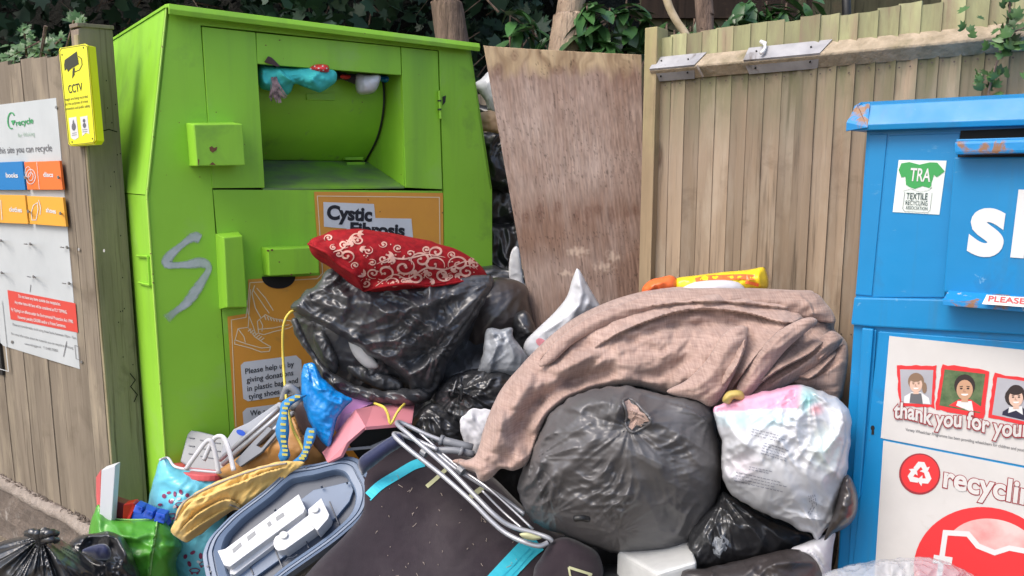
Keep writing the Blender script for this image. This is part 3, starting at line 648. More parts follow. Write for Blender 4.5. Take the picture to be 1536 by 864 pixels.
# concrete base board, batten, post
gb = MB(); NU = 60; NZ = 9; vv = []
for j in range(NZ+1):
    for i in range(NU+1):
        z = -.05+(.262+.05)*j/NZ; u = -2.6+2.55*i/NU; w = .03+.008*float(perlin(u*9, z*12, 5))+.004*float(perlin(u*40, z*40, 6)); vv.append(l3(u, w, z))
gb.v = vv; gb.f = [(j*(NU+1)+i, j*(NU+1)+i+1, (j+1)*(NU+1)+i+1, (j+1)*(NU+1)+i) for j in range(NZ) for i in range(NU)]
k = len(gb.v); top = [NZ*(NU+1)+i for i in range(NU+1)]
for i in range(NU+1): gb.v.append(l3(-2.6+2.55*i/NU, -.02, .256))
for i in range(NU): gb.f.append((top[i], top[i+1], k+i+1, k+i))
gb.build('gravel_board', m_conc, fence)
tp = MB(); tp.v = []
for i in range(NU+1):
    u = -2.6+2.55*i/NU; w = .05+.01*float(perlin(u*11, 3.3, 5)); tp.v += [l3(u, w-.01, .225), l3(u, w, .245+.004*float(perlin(u*25, 1, 2))), l3(u, w-.012, .268+.004*float(perlin(u*30, 2, 2))), l3(u, -.01, .262)]
tp.f = [(4*i+k, 4*i+k+1, 4*i+k+5, 4*i+k+4) for i in range(NU) for k in range(3)]
tp.build('crumbling_lip', M('lit concrete lip', (.34, .29, .25), (.22, .185, .155), sc=22, rough=.95, bump=1, bsc=60, bdist=.01), fence, smooth=True)  # crumbly ledge; light falling on its top is put into the paler colour
mt = MB()                                   # crumbs of earth on the ledge
for i in range(500):
    u = random.uniform(-1.6, -.03); w = random.uniform(.0, .03); r = random.uniform(.003, .010); c = l3(u, w, .262+r*.3+(.012 if u > -.3 else 0)*random.random()); k = len(mt.v)
    for q in range(4): mt.v.append(c+np.array([math.cos(q*1.57+i), math.sin(q*1.57+i), 0])*r)
    mt.v.append(c+np.array([0, 0, r])); mt.f += [(k, k+1, k+4), (k+1, k+2, k+4), (k+2, k+3, k+4), (k+3, k, k+4)]
mt.build('earth_crumbs', m_conc, fence)['kind'] = 'stuff'
MB().prism([l3(-.012, .012, .02), l3(.014, .012, .02), l3(.014, .012, 1.93), l3(-.012, .012, 1.93)], -LN*.03).build('edge_batten', m_batten, fence, bevel=.003)
ps = MB(); ps.prism([l3(.0145, .009, 0), l3(.0145, -.10, 0), l3(.0145, -.10, 1.958), l3(.0145, -.01, 1.958), l3(.0145, .009, 1.945)], LD*-.05)
po_ = ps.build('post', m_post, fence, bevel=.003)
MB().prism([l3(.019, .012, 1.952), l3(.019, -.103, 1.960), l3(-.035, -.103, 1.960), l3(-.035, .012, 1.952)], (0, 0, .012)).build('post_cap', m_post, fence, bevel=.002)
cr_ = MB(); sdp = Pl(l3(.0145, 0, 0), LD)
lineset(cr_, sdp, [(145, 191), (156, 196), (163, 194), (176, 198)], 1.6, .0012); lineset(cr_, sdp, [(195, 560), (203, 570), (196, 580), (206, 592), (201, 603)], 1.6, .0012)
for _ in range(16): x, y = random.uniform(152, 205), random.uniform(80, 560); cr_.flat(sdp, ell(145+(y-70)*.065+random.uniform(4, 26), y, .9, 1.3, 6), .0012)
cr_.build('crack', m_dark, fence)['kind'] = 'stuff'
nl = MB()
for x, y in ((118, 374), (156, 376)): nl.flat(LF, ell(x, y, 1.6, 2.6, 8), .018)
nl.build('staple', M('bright nail', .6, rough=.4, metal=.6), fence)['kind'] = 'stuff'
# white recycling board
sb = thing('recycling_board', 'large white recycling board with coloured tiles and a red notice on the grey fence', 'sign')
def LP(x, y, h=0): return LF.at(x, y, h)
q = MB(); p0 = [l3(-.92, .016, 1.745), l3(-.155, .016, 1.745), l3(-.151, .016, .832), l3(-.765, .016, .832), l3(-.80, .016, .845), l3(-.80, .016, 1.03), l3(-.92, .016, 1.03)]
q.prism(p0, -LN*.004).build('panel', m_signw, sb, bevel=.001)
LS = Pl(LO, LN)
def tile(poly, m, word, a, b, h=.032, cap=7):
    t = MB().plate(LS, poly, h, .008).build('tile', m, sb, bevel=.001); x = MB(); text_on(x, LS, word, a, b, h+.0012, cap=cap, bold=.03); x.build('tile_lettering', m_white, t); return t
tile([(-60, 246), (33, 242), (38, 285), (-56, 285)], m_tileb, 'books', (9, 266), (27, 266.5))
ti = tile([(36, 243), (89, 241), (94, 284.5), (41, 284.5)], m_tileo, 'discs', (65, 265), (80, 265.5))
x = MB()
for r in (1, .55): lineset(x, LS, ell(46, 265, 7*r, 11*r, 20), 1, .0335, True)
lineset(x, LS, ell(42, 258, 4.5, 8, 16), .8, .0335, True); lineset(x, LS, [(55, 243), (59, 284)], .6, .0335); x.build('disc_drawing', m_white, ti)
tile([(-50, 291), (37, 293), (42, 336), (-45, 332)], m_tiley, 'clothes', (14, 317), (33, 318.5))
ti = tile([(40, 294), (94, 296), (99, 340), (45, 336)], m_tiley, 'shoes', (69, 318), (84, 320.5))
x = MB()
for L_ in ([(50, 308), (56, 304), (57, 315), (54, 330), (48, 330), (47, 318), (50, 308)], [(58, 300), (61, 312), (60, 322)], [(1, 300), (3, 330)]): lineset(x, LS, L_, 1, .0335)
x.build('shoe_drawing', m_white, ti)
sc_ = MB()                                   # screw pegs sticking out
for x_, y_ in ((38, 266), (88, 266), (43, 317), (91, 320), (46, 366), (101, 371), (2, 361), (51, 415), (104, 425), (3, 409)):
    sc_ = MB(); a = LS.at(x_, y_, .016); d = LS.at(x_, y_, .05); sc_.tube([a, d], .0028, 6); sc_.tube([d, d+LN*.003], .006, 6); sc_.tube([a+LN*.012-LD*.022, a+LN*.012], .0022, 5); sc_.build('screw', m_steel, sb)
rd_ = MB(); rd_.flat(LS, [(11, 435), (113, 455), (117, 499), (16, 479)], .0175); rn_ = rd_.build('red_notice', M('notice red', (.6, .06, .045), rough=.4), sb)
x = MB()
for s_, a, b in (('Do not leave any items outside the receptacles.', (28, 446), (91, 458.5)), ('Any other items left here will be considered as FLY TIPPING.', (22, 455), (101, 471)),
                 ('Fly Tipping is an offence under the Environmental Protection Act 1990.', (17, 466), (110, 485)), ('However penalty £50,000 and/or a Prison Sentence.', (27, 477.5), (99, 491.5))): text_on(x, LS, s_, a, b, .0188, cap=4.6, bold=.012)
x.build('notice_lettering', m_white, rn_)['kind'] = 'stuff'
x = MB()
for s_, a, b in (('Please act considerately, avoid using these banks between 10pm - 7am', (19, 488), (114, 509)), ('For more information about the materials you can recycle in Woking,', (17, 502), (110, 524)), ('www.woking.gov.uk    T: 01483 755855', (37, 517), (87, 528))): text_on(x, LS, s_, a, b, .0176, cap=3.6)
text_on(x, LS, 'At this site you can recycle', (-12, 231), (78, 226.5), .0176, cap=10)
lineset(x, LS, [(100, 512), (95, 535)], .9, .0176); lineset(x, LS, [(112, 518), (118, 520), (120, 540), (114, 538), (112, 518)], .6, .0176); lineset(x, LS, [(46, 427), (45, 438)], .7, .0176)
x.build('board_lettering', m_inkg, sb)['kind'] = 'stuff'
x = MB(); text_on(x, LS, 'recycle', (24, 189), (50, 184.5), .0176, cap=9, bold=.02); pts = ell(17, 181, 5.5, 12, 22, 0, 70, 320); lineset(x, LS, pts, 1.8, .0176); x.flat(LS, [(16, 181), (23, 180), (19.5, 188)], .0178); x.build('recycle_logo', m_rec, sb)
x = MB(); text_on(x, LS, 'for Woking', (27, 206), (52, 203.5), .0176, cap=6.5); x.build('town_lettering', M('pale green ink', (.33, .45, .36)), sb)
x = MB(); 
for a in ((84, 161), (18, 513), (122, 543)): x.flat(LS, ell(*a, 1.8, 2.4, 10), .0185)
x.build('fixing_screw', m_steel, sb)['kind'] = 'stuff'
# framed notice at the edge
q = thing('framed_notice', 'black framed notice panel on the grey fence at the far left edge', 'sign')
MB().prism([l3(-1.35, .02, 1.10), l3(-.792, .02, 1.10), l3(-.790, .02, .71), l3(-1.35, .02, .71)], -LN*.02).build('frame', m_black, q, bevel=.002)
MB().prism([l3(-1.34, .022, 1.09), l3(-.81, .022, 1.09), l3(-.81, .022, .80), l3(-1.34, .022, .80)], -LN*.002).build('panel', m_signw, q)
x = MB(); lineset(x, LS, [(1, 450), (12.5, 557), (-20, 548)], 1.2, .0215); x.build('bevel_line', m_signw, q)
# CCTV sign
q = thing('cctv_sign', 'yellow CCTV warning sign tilted on the left fence post', 'sign')
CP = Pl(l3(0, .045, 0), nrm(LN + LD*.10))
cp_ = [(90, 72), (127, 65.5), (131, 67.5), (143.5, 210), (140, 215), (106, 219), (102.5, 216), (88, 76)]
MB().plate(CP, [(92, 74), (127, 67.5), (133, 69), (146, 211), (142, 217), (108, 219.5), (105, 217)], -.004, .022).build('backing', m_yel, q)
MB().plate(CP, cp_, .0, .003).build('face', m_yel, q, bevel=.001)
x = MB(); lineset(x, CP, [(92, 73), (126.5, 67.5), (130.5, 70), (142, 209), (139.5, 213.5), (106, 217.5), (103.5, 214), (89.5, 77)], .7, .0006, True)
x.flat(CP, [(97, 90), (115, 77), (118, 96), (105, 104), (102, 108), (100, 103), (97, 106), (96, 98)], .0008); x.flat(CP, [(109, 103), (112, 101), (111.5, 112), (108, 118)], .0009)
lineset(x, CP, [(117, 84), (122, 88), (123, 97), (119, 105), (111, 108)], 1, .0008)
text_on(x, CP, 'CCTV', (103, 140), (124, 136), .0008, cap=12.5, bold=.012)
for s_, a, b in (('Images are being recorded', (97, 151.5), (131.5, 146.5)), ('for the purposes of crime', (98, 158.5), (132, 153.5)), ('prevention and public safety', (98, 165.5), (135, 160.5))): text_on(x, CP, s_, a, b, .0008, cap=4.5)
for a in ((93, 82), (125, 71.5), (108, 213), (138.5, 208)): x.flat(CP, ell(*a, .9, 1.5, 8), .0009)
x.build('sign_print', M('sign ink', (.03, .03, .01)), q)['kind'] = 'stuff'
x = MB(); x.flat(CP, [(103, 177), (114.5, 175), (118, 206), (112, 210), (106.5, 207)], .0008); x.flat(CP, [(120, 175.5), (131, 173.5), (134, 201), (129, 199), (123.5, 204)], .0008); x.build('emblem_plate', m_white, q)
x = MB(); x.flat(CP, ell(110.5, 190, 3.2, 6, 10), .0014); x.flat(CP, [(108.5, 184), (110, 179), (111.5, 184)], .0014); x.flat(CP, ell(126, 181, 2, 3, 8), .0014); x.flat(CP, ell(126.5, 188, 2.6, 4, 8), .0014)
for y in (195, 198): lineset(x, CP, [(123, y), (131, y-1)], .7, .0014)
for y in (200, 203): lineset(x, CP, [(108, y), (115, y-1)], .7, .0014)
x.build('emblem', m_inkg, q)['kind'] = 'stuff'
# ================================================================== RIGHT FENCE, POST, PLYWOOD
RD = nrm((.784, -.621, 0)); RN = np.array([-.621, -.784, 0]); RO = np.array([.44, 2.56, 0]); RF = Pl(RO, RN)
def r3(u, w, z): return RO + RD*u + RN*w + np.array([0, 0, z])
rf = thing('closeboard_fence', 'brown closeboard fence with green algae along its top, behind the blue bank', 'fence')
rm = [board_mesh(.056, .02, 1.93, .004, .004, 10+i, 6) for i in range(5)]; rm2 = [board_mesh(.056, .02, 1.93, .007, .009, 20+i, 6) for i in range(4)]
for i in range(44): place(rm[i % 5] if i < 9 else rm2[i % 4], 'board', r3, .030+.0505*i, 0, random.uniform(-.006, .007)+(.004 if i > 12 else 0), RD, m_board, rf)
nh = MB()                                   # nail heads through each board
for i in range(44):
    for z_ in (1.78, 1.05, .4):
        for e in (.014, .04):
            c = r3(.030+.0505*i+e, .012+(.003 if i > 8 else 0), z_+random.uniform(-.008, .008)); k = len(nh.v)
            for q in range(6): nh.v.append(c+(RD*math.cos(q*1.047)+np.array([0, 0, 1])*math.sin(q*1.047))*.0026)
            nh.f.append(tuple(range(k, k+6)))
nh.build('nail_heads', M('rusty nail', (.07, .05, .04), rough=.7), rf)['kind'] = 'stuff'
# triangular rail
rl = MB(); u0, u1 = .03, 2.2
ZT_, ZR, ZB = RF.at(1250, 61, .008)[2], RF.at(1250, 80, .045)[2], RF.at(1250, 100, .010)[2]
rl.prism([r3(u0, .008, ZT_), r3(u0, .045, ZR+.003), r3(u0, .044, ZR-.003), r3(u0, .010, ZB)], RD*(u1-u0)); rlo = rl.build('arris_rail', m_rail, rf, bevel=.002)
def bracket(a, b, sk=.02):
    k = MB(); k.v = [r3(a, .010, ZT_+.004), r3(b+sk, .010, ZT_+.004), r3(b, .049, ZR+.004), r3(a-.0, .049, ZR+.004), r3(a+.006, .013, ZB-.002), r3(b-.015, .013, ZB-.002)]
    k.f = [(0, 1, 2, 3), (3, 2, 5, 4)]; o = k.build('rail_bracket', m_galv, rf); s_ = o.modifiers.new('solid', 'SOLIDIFY'); s_.thickness = .002; s_.offset = 1
    for (uu, t) in ((a+.03, .4), (b-.03, .5)):
        for e in (1, -1):
            p0_ = r3(uu, .010, ZT_+.004) if e > 0 else r3(uu, .013, ZB-.002); c = p0_+(r3(uu, .049, ZR+.004)-p0_)*t; nn = nrm(RN*.7+np.array([0, 0, .7*e])); d = MB(); d.tube([c, c+nn*.0035], .0028, 6); d.build('nail', m_black, o)
    return o
bracket(.032, .185); bracket(.338, .555)
MB().prism([r3(.030, .004, ZB-.01), r3(.030, .034, ZB), r3(.030, .034, ZT_), r3(.030, .004, ZT_+.03)], RD*.003).build('post_flange', m_galv, rf)
st_ = MB(); st_.tube([r3(.195, .052, ZR), r3(.20, .046, ZR-.012), r3(.205, .03, ZB)], .004, 5); st_.build('bent_nail', m_straw, rf)
rp = MB(); rp.tube([RF.at(1141, 62, .02), RF.at(1147, 65, .024), RF.at(1148, 72, .032), RF.at(1145, 77, .045), RF.at(1141, 80, .054)], [.005, .007, .0045, .006, .005], 7)
rpo = rp.build('knotted_rope', M('white rope', .72, rough=.8, bump=.3), None, smooth=True); tag(rpo, 'short white knotted rope scrap resting on the fence rail', 'rope')
ua, ub = [float((RF.at(x_, 300, .035)-RO) @ RD) for x_ in (961, 979)]
rp = MB(); rp.prism([r3(ua, .035, 0), r3(ub, .035, 0), r3(ub, .035, 1.957), r3(ua, .035, 1.957)], -RN*.075)
cpst = rp.build('fence_post', m_post2, None, bevel=.003); tag(cpst, 'square timber fence post between plywood sheet and brown fence', 'fence post')
# leaning plywood sheet: px grid with its own colour map
PLx = pl3((725, 68, 2.84), (962, 82, 2.70), (800, 500, 2.62))
def plycol(X, Y):
    u = (X-840)/1.0; v = Y*1.0
    lx = X-.12*(Y-280); g1 = fbm(lx/7, Y/95, 3, 4); g2 = fbm(lx/2.2, Y/26, 8, 3); wx = fbm(X/60, Y/80, 5, 3)
    base = np.array([.155, .095, .07]); pale = np.array([.29, .225, .195]); red = np.array([.10, .05, .035])
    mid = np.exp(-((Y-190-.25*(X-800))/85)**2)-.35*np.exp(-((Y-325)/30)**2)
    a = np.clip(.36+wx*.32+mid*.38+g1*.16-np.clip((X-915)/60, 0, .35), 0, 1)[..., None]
    c = base*(1-a)+pale*a; c = c*(1+.22*g2[..., None]+.16*fbm(lx/1.3, Y/60, 18, 2)[..., None])
    fl = np.clip((fbm(lx/2.6, Y/13, 40, 2)-.38)*5, 0, 1)[..., None]*np.clip(.4+mid, 0, 1)[..., None]*.4; c = c*(1-fl)+np.array([.13, .085, .07])*fl
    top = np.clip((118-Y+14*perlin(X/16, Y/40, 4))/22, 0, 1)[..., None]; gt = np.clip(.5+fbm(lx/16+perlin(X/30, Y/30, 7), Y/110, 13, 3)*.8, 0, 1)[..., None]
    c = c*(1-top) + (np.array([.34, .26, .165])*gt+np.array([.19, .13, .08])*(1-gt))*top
    for (kx, ky, rx, ry) in ((747, 100, 7, 13), (836, 100, 9, 17), (860, 106, 6, 11), (772, 88, 6, 14), (935, 108, 6, 12), (789, 326, 6, 10), (811, 318, 6, 15), (838, 317, 5, 10), (866, 319, 5, 11), (882, 325, 5, 10), (898, 316, 6, 14), (917, 319, 5, 12), (940, 316, 4, 10), (953, 321, 5, 9)):
        r = np.hypot((X-kx-2*perlin(X/6, Y/6, 2))/rx, (Y-ky-6*math.sin(kx*1.7))/(ry*(.8+.35*math.sin(kx*.9)))); k = np.exp(-r**2*.9); ring = .5+.5*np.cos(r*8)
        k = np.clip(k*(.5+.6*ring), 0, 1)[..., None]; c = c*(1-k*.8)+red*k*.8
    cr = (np.abs(perlin(lx/5, Y/60, 31)) < .028)[..., None]*(perlin(X/40, Y/50, 6) > .05)[..., None]; c = np.where(cr, c*.55, c)
    for (kx, ky, rx, ry) in ((868, 378, 15, 6), (905, 400, 12, 5), (920, 385, 8, 7), (850, 410, 9, 4)):
        k = np.clip(1.4-np.hypot((X-kx)/rx, (Y-ky)/ry)+perlin(X/5, Y/5, 9)*.9, 0, 1)[..., None]*.45; c = c*(1-k)+np.array([.5, .4, .32])*k
    return np.clip(c, .02, 1)
ox = np.linspace(0, 1, 150); oy = np.linspace(0, 1, 300); XX, YY_ = np.meshgrid(ox, oy)
xl = 725+80*YY_+2*np.sin(YY_*5)*0; xr = 962+6*YY_; PX = xl+(xr-xl)*XX; PY = (68+14*XX**.8)*(1-YY_)+YY_*520
v = np.array([PLx.at(a, b, .0) for a, b in zip(PX.ravel(), PY.ravel())]); bow = (.03*np.sin(XX*math.pi)*YY_).ravel()[:, None]; rl_ = (.0022*fbm((PX-.12*PY)/4, PY/50, 22, 3)).ravel()[:, None]; v = v+PLx.n*(bow+rl_)
nx_, ny_ = 150, 300; fs = [(j*nx_+i, (j+1)*nx_+i, (j+1)*nx_+i+1, j*nx_+i+1) for j in range(ny_-1) for i in range(nx_-1)]
vb = v-PLx.n*.014-PLx.n*rl_; vb_off = len(v)
ed = [i for i in range(nx_)]+[(j)*nx_+nx_-1 for j in range(1, ny_)]+[(ny_-1)*nx_+i for i in range(nx_-2, -1, -1)]+[j*nx_ for j in range(ny_-2, 0, -1)]
bk = [vb[i] for i in ed]; fs += [(ed[i], ed[(i+1) % len(ed)], vb_off+(i+1) % len(ed), vb_off+i) for i in range(len(ed))]; fs.append(tuple(vb_off+i for i in range(len(ed)-1, -1, -1)))
me = bpy.data.meshes.new('plywood_sheet'); me.from_pydata([tuple(q) for q in v]+[tuple(q) for q in bk], [], fs)
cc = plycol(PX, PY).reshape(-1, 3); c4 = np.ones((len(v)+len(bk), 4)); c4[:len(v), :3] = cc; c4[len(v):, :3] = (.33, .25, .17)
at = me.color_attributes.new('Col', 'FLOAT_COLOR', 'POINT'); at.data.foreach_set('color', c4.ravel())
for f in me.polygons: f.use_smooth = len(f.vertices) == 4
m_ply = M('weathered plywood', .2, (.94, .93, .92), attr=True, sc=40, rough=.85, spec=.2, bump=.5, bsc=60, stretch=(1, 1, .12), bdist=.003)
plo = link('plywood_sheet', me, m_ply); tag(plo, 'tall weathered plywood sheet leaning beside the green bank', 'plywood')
# ================================================================== BLUE SHOE BANK
BD = nrm((.7956, -.6058, 0)); BN = np.array([BD[1], -BD[0], 0]); BO = np.array([.794, 1.75, 0]); B = Pl(BO, BN)
def b3(u, w, z): return BO + BD*u + BN*w + np.array([0, 0, z])
bb = thing('shoe_bank', 'bright blue metal shoe bank with white and red recycling posters and rust along its lid', 'shoe bank')
BDP = .37
MB().prism([b3(0, 0, .03), b3(1.25, 0, .03), b3(1.25, 0, 1.6), b3(0, 0, 1.6)], -BN*BDP).build('body', m_blue, bb, bevel=.004)
ld = MB(); prof = [(-.05, 1.665), (.012, 1.652), (.045, 1.607), (.043, 1.592), (.0, 1.592), (-.05, 1.60)]
lo_ = MB(); lo_.prism([b3(-.028, w, z) for w, z in prof]+[b3(-.028, -BDP-.02, 1.62), b3(-.028, -BDP-.02, 1.675)][::1], BD*1.3)
lo_ = MB(); lo_.prism([b3(-.028, w, z) for w, z in [(-BDP-.02, 1.68), (-.05, 1.662), (.008, 1.650), (.034, 1.606), (.032, 1.594), (-BDP-.02, 1.60)]], BD*1.3)
lid = lo_.build('lid', m_blue, bb, bevel=.002)
q = MB(); q.v = []                            # bent torn corner of the lid
for (u, w, z) in ((-.034, .036, 1.594), (-.034, .037, 1.612), (-.022, .010, 1.652), (-.010, .012, 1.657), (-.016, .018, 1.648), (-.004, .016, 1.651), (.006, .012, 1.6535), (.01, .035, 1.6)): q.v.append(b3(u, w+.002, z))
q.f = [tuple(range(8))]; k_ = q.build('bent_corner', m_rustb, lid); k_.modifiers.new('s', 'SOLIDIFY').thickness = .003
def bplate(nm, poly, h, th, m=m_blue, bev=.0015): return MB().plate(B, poly, h, th).build(nm, m, bb, bevel=bev)
bplate('side_flange', [(1304, 202), (1331, 201), (1307.5, 444), (1283, 442)], .003, .01)
bplate('front_panel', [(1333.5, 203), (1440, 200), (1417, 446), (1309.5, 446)], .003, .01)
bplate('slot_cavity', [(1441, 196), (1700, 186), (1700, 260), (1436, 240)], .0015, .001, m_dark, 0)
# hinged flap with handle bar and lettering
fpl = Pl(b3(0, .028, 0), BN)
MB().plate(fpl, [(1431, 236), (1700, 234), (1700, 470), (1415, 438)], 0, .022).build('flap', m_blue, bb, bevel=.003)
hb_ = MB(); hpz = Pl(b3(0, .075, 0), BN)
a = [hpz.at(1431, 212), hpz.at(1700, 203), hpz.at(1700, 226), hpz.at(1431, 232)]
hb_.prism(a, -BN*.05); hbo = hb_.build('handle_bar', m_rustb, bb, bevel=.006)
hb_ = MB(); hb_.prism([hpz.at(1434, 209, -.01), hpz.at(1700, 201, -.01), hpz.at(1700, 206, -.01), hpz.at(1434, 213, -.01)], -BN*.04); hb_.build('handle_top', m_blue, hbo, bevel=.002)
sh = MB(); spz = Pl(b3(0, .075, 0), BN)
s0 = [spz.at(1414, 450), spz.at(1700, 470), spz.at(1700, 482), spz.at(1414, 458)]; sh.prism(s0, -BN*.07)
k = len(sh.v); sh.v += [spz.at(1414, 450), spz.at(1700, 470), b3(.9, .03, 1.26), fpl.at(1423, 436)]; sh.f.append((k, k+1, k+2, k+3)); sho = sh.build('drip_shelf', m_rustb, bb, bevel=.0015)
x = MB(); x.flat(spz, [(1474, 457), (1481, 441.5), (1720, 458), (1720, 476)], .002)
shp = Pl(spz.at(1478, 450), nrm(BN*.75+np.array([0, 0, .66])))
lab = MB(); lab.flat(shp, [(1473, 456), (1480, 442), (1720, 459), (1720, 474)], .012); lo2 = lab.build('please_label', m_bposter, sho)
x = MB(); text_on(x, shp, 'PLEASE', (1482, 451.5), (1537, 456), .0132, cap=8.5, bold=.02); text_on(x, shp, 'PUSH', (1550, 457), (1590, 460), .0132, cap=8.5, bold=.02); x.build('please_lettering', m_red, lo2)
x = MB(); fp = fpl
text_on(x, fp, 's', (1450, 377), (1503, 381.5), .0016, cap=98, bold=.038)
text_on(x, fp, 'h', (1516, 381), (1572, 385), .0016, cap=98, bold=.038); text_on(x, fp, 'oes', (1582, 386), (1730, 398), .0016, cap=98, bold=.038)
x.build('shoes_lettering', m_white, bb)
# lower body: step, door
st2 = MB(); pp = [(1282, 446), (1700, 470), (1700, 520), (1306, 492), (1276, 490)]
MB().plate(B, [(1281, 446), (1415, 449), (1700, 470), (1700, 512), (1306, 490), (1276, 487)], .012, .011).build('belt_panel', m_blue, bb, bevel=.004)
MB().plate(B, [(1318, 497), (1700, 526), (1690, 1000), (1268, 1000), (1276, 870)], .008, .007).build('door', m_blue, bb, bevel=.002)
MB().plate(B, [(1293, 492), (1310, 494), (1290, 745), (1286, 752), (1277, 748)], .018, .017).build('door_strip', m_blue, bb, bevel=.003)
MB().plate(B, [(1296, 493), (1315, 495), (1278, 1000), (1262, 1000)], .006, .006).build('door_edge', m_blue, bb, bevel=.002)
kh = MB(); kh.flat(B, ell(1309, 642, 3, 4, 10), .0092); kh.flat(B, [(1307.5, 645), (1311, 645), (1311, 652), (1307, 652)], .0094); kh.build('keyhole', m_dark, bb)
HP = .0095
p1 = MB().plate(B, [(1334, 504), (1700, 542), (1700, 730), (1321, 657)], HP, .001).build('thank_you_poster', m_bposter, bb)
p2 = MB().plate(B, [(1325, 661), (1700, 734), (1700, 1000), (1303, 1000)], HP, .001).build('recycling_poster', m_bposter, bb)
# TRA sticker
tr = MB().plate(B, [(1348, 240), (1420, 241), (1409, 322), (1339, 318)], .0045, .001).build('association_sticker', M('sticker white', (.68, .74, .7), rough=.35), bb)
x = MB(); x.flat(B, [(1352, 245), (1364, 243), (1379, 247), (1395, 243.5), (1406, 244), (1417, 257), (1405, 266), (1401, 262), (1397, 275), (1397, 283), (1384, 279), (1370, 284), (1359, 277), (1358, 265), (1352, 266), (1348, 255)], .0056)
x.build('green_shirt', M('shirt green', (.04, .31, .08), rough=.4), tr)
x = MB(); text_on(x, B, 'TRA', (1364, 271), (1395, 272.5), .0066, cap=20, bold=.015); lineset(x, B, [(1354, 286), (1366, 282), (1380, 287), (1393, 284), (1398, 279)], 1, .0066); x.build('white_lettering', m_white, tr)
x = MB(); text_on(x, B, 'TEXTILE', (1359, 298.5), (1391, 299.5), .0066, cap=10, bold=.012); text_on(x, B, 'RECYCLING', (1358, 307), (1391, 308.5), .0066, cap=7, bold=.008); text_on(x, B, 'ASSOCIATION', (1358, 313.5), (1391, 315.5), .0066, cap=5, bold=.008); x.build('dark_lettering', M('dark green ink', (.03, .06, .06)), tr)
x = MB(); lineset(x, B, [(1357, 288), (1354, 313), (1357, 317), (1392, 319), (1395, 315), (1398, 289)], .6, .0066); x.build('sticker_outline', m_inkg, tr)
# portraits
skin1 = M('printed skin', (.62, .42, .33)); skin2 = M('printed warm skin', (.50, .29, .18)); hairb = M('printed dark hair', (.03, .02, .02)); hairl = M('printed brown hair', (.22, .14, .09))
grey_b = M('printed grey backdrop', (.33, .33, .36), (.4, .4, .44), sc=9); green_b = M('printed garden', (.05, .1, .04), (.12, .17, .08), sc=60); smile = M('printed smile', (.8, .76, .72))
def wob(poly, a=1.2, n=8):
    out = []; m = len(poly)
    for i in range(m):
        p, q_ = np.array(poly[i]), np.array(poly[(i+1) % m])
        for k in range(n): z = p+(q_-p)*k/n; out.append((z[0]+a*perlin(z[0]/9, z[1]/9, 2), z[1]+a*perlin(z[0]/9, z[1]/9, 5)))
    return out
def portrait(fr, inn, bgm, cx, cy, r, skin, hair, shirt, shirt2, kind):
    f = MB().flat(B, wob(fr, 2.2), .0108).build('portrait_frame', m_red, p1)
    MB().flat(B, inn, .0112).build('portrait_backdrop', bgm, f)
    (x0, y0), (x1, y1), (x2, y2), (x3, y3) = inn
    s_ = r*1.6
    body = [(cx-s_*1.0, y3+.5), (cx-s_*.95, cy+r*1.7), (cx-r*.6, cy+r*1.15), (cx+r*.6, cy+r*1.15), (cx+s_*1.05, cy+r*1.9), (cx+s_*1.15, y2-1.0)]
    MB().flat(B, body, .0116).build('portrait_shirt', shirt, f)
    if shirt2: MB().flat(B, [(cx-r*.85, y3+.2), (cx-r*.7, cy+r*1.3), (cx+r*.7, cy+r*1.3), (cx+r*.9, y2-.8)] if kind != 2 else [(cx-r*.8, cy+r*1.2), (cx-r*.9, cy+r*1.9), (cx, cy+r*1.6), (cx+r*.8, cy+r*2.1), (cx+r*.7, cy+r*1.1)], .0119).build('portrait_front', shirt2, f)
    h = MB(); h.flat(B, ell(cx, cy-r*.25, r*1.05, r*1.12, 20), .0122)
    if kind == 0: h.flat(B, ell(cx+r*1.1, cy+r*.6, r*.32, r*.75, 10), .0121)
    if kind == 2: h.flat(B, ell(cx-r*.25, cy+r*.05, r*1.05, r*1.1, 14), .0121)
    h.build('portrait_hair', hair, f)
    h = MB(); h.flat(B, ell(cx, cy+r*.18, r*.82, r*1.0, 20), .0126)
    h.flat(B, [(cx-r*.3, cy+r*.9), (cx+r*.3, cy+r*.9), (cx+r*.35, cy+r*1.4), (cx-r*.35, cy+r*1.4)], .0125); h.build('portrait_face', skin, f)
    h = MB(); 
    if kind != 1: h.flat(B, ell(cx-r*.05, cy-r*.55, r*.78, r*.35, 12), .0129)
    for e in (-1, 1): h.flat(B, ell(cx+e*r*.34, cy+r*.05, r*.15, r*.09, 8), .013); lineset(h, B, [(cx+e*r*.5, cy-r*.13), (cx+e*r*.18, cy-r*.17)], r*.08, .013)
    h.build('portrait_eyes', hair, f)
    h = MB(); h.flat(B, ell(cx, cy+r*.58, r*.36, r*.19, 14, 0, 0, 180), .0132); h.build('portrait_smile', smile, f)
    h = MB(); lineset(h, B, [(cx-r*.05, cy+r*.1), (cx-r*.12, cy+r*.36), (cx+r*.12, cy+r*.38)], r*.07, .0131); h.build('portrait_nose', M('nose shade print', (.36, .2, .14)), f)
portrait([(1345, 548), (1405, 549), (1402, 612), (1349, 608)], [(1350, 554), (1400, 555), (1397, 607), (1352, 604)], grey_b, 1374, 575, 11.5, skin1, hairl, m_white, m_inkg, 0)
portrait([(1413, 546), (1484, 556), (1475, 628), (1403, 614)], [(1417, 554), (1478, 561), (1470, 620), (1409, 608)], green_b, 1447, 582, 15, skin2, hairb, m_red, m_white, 1)
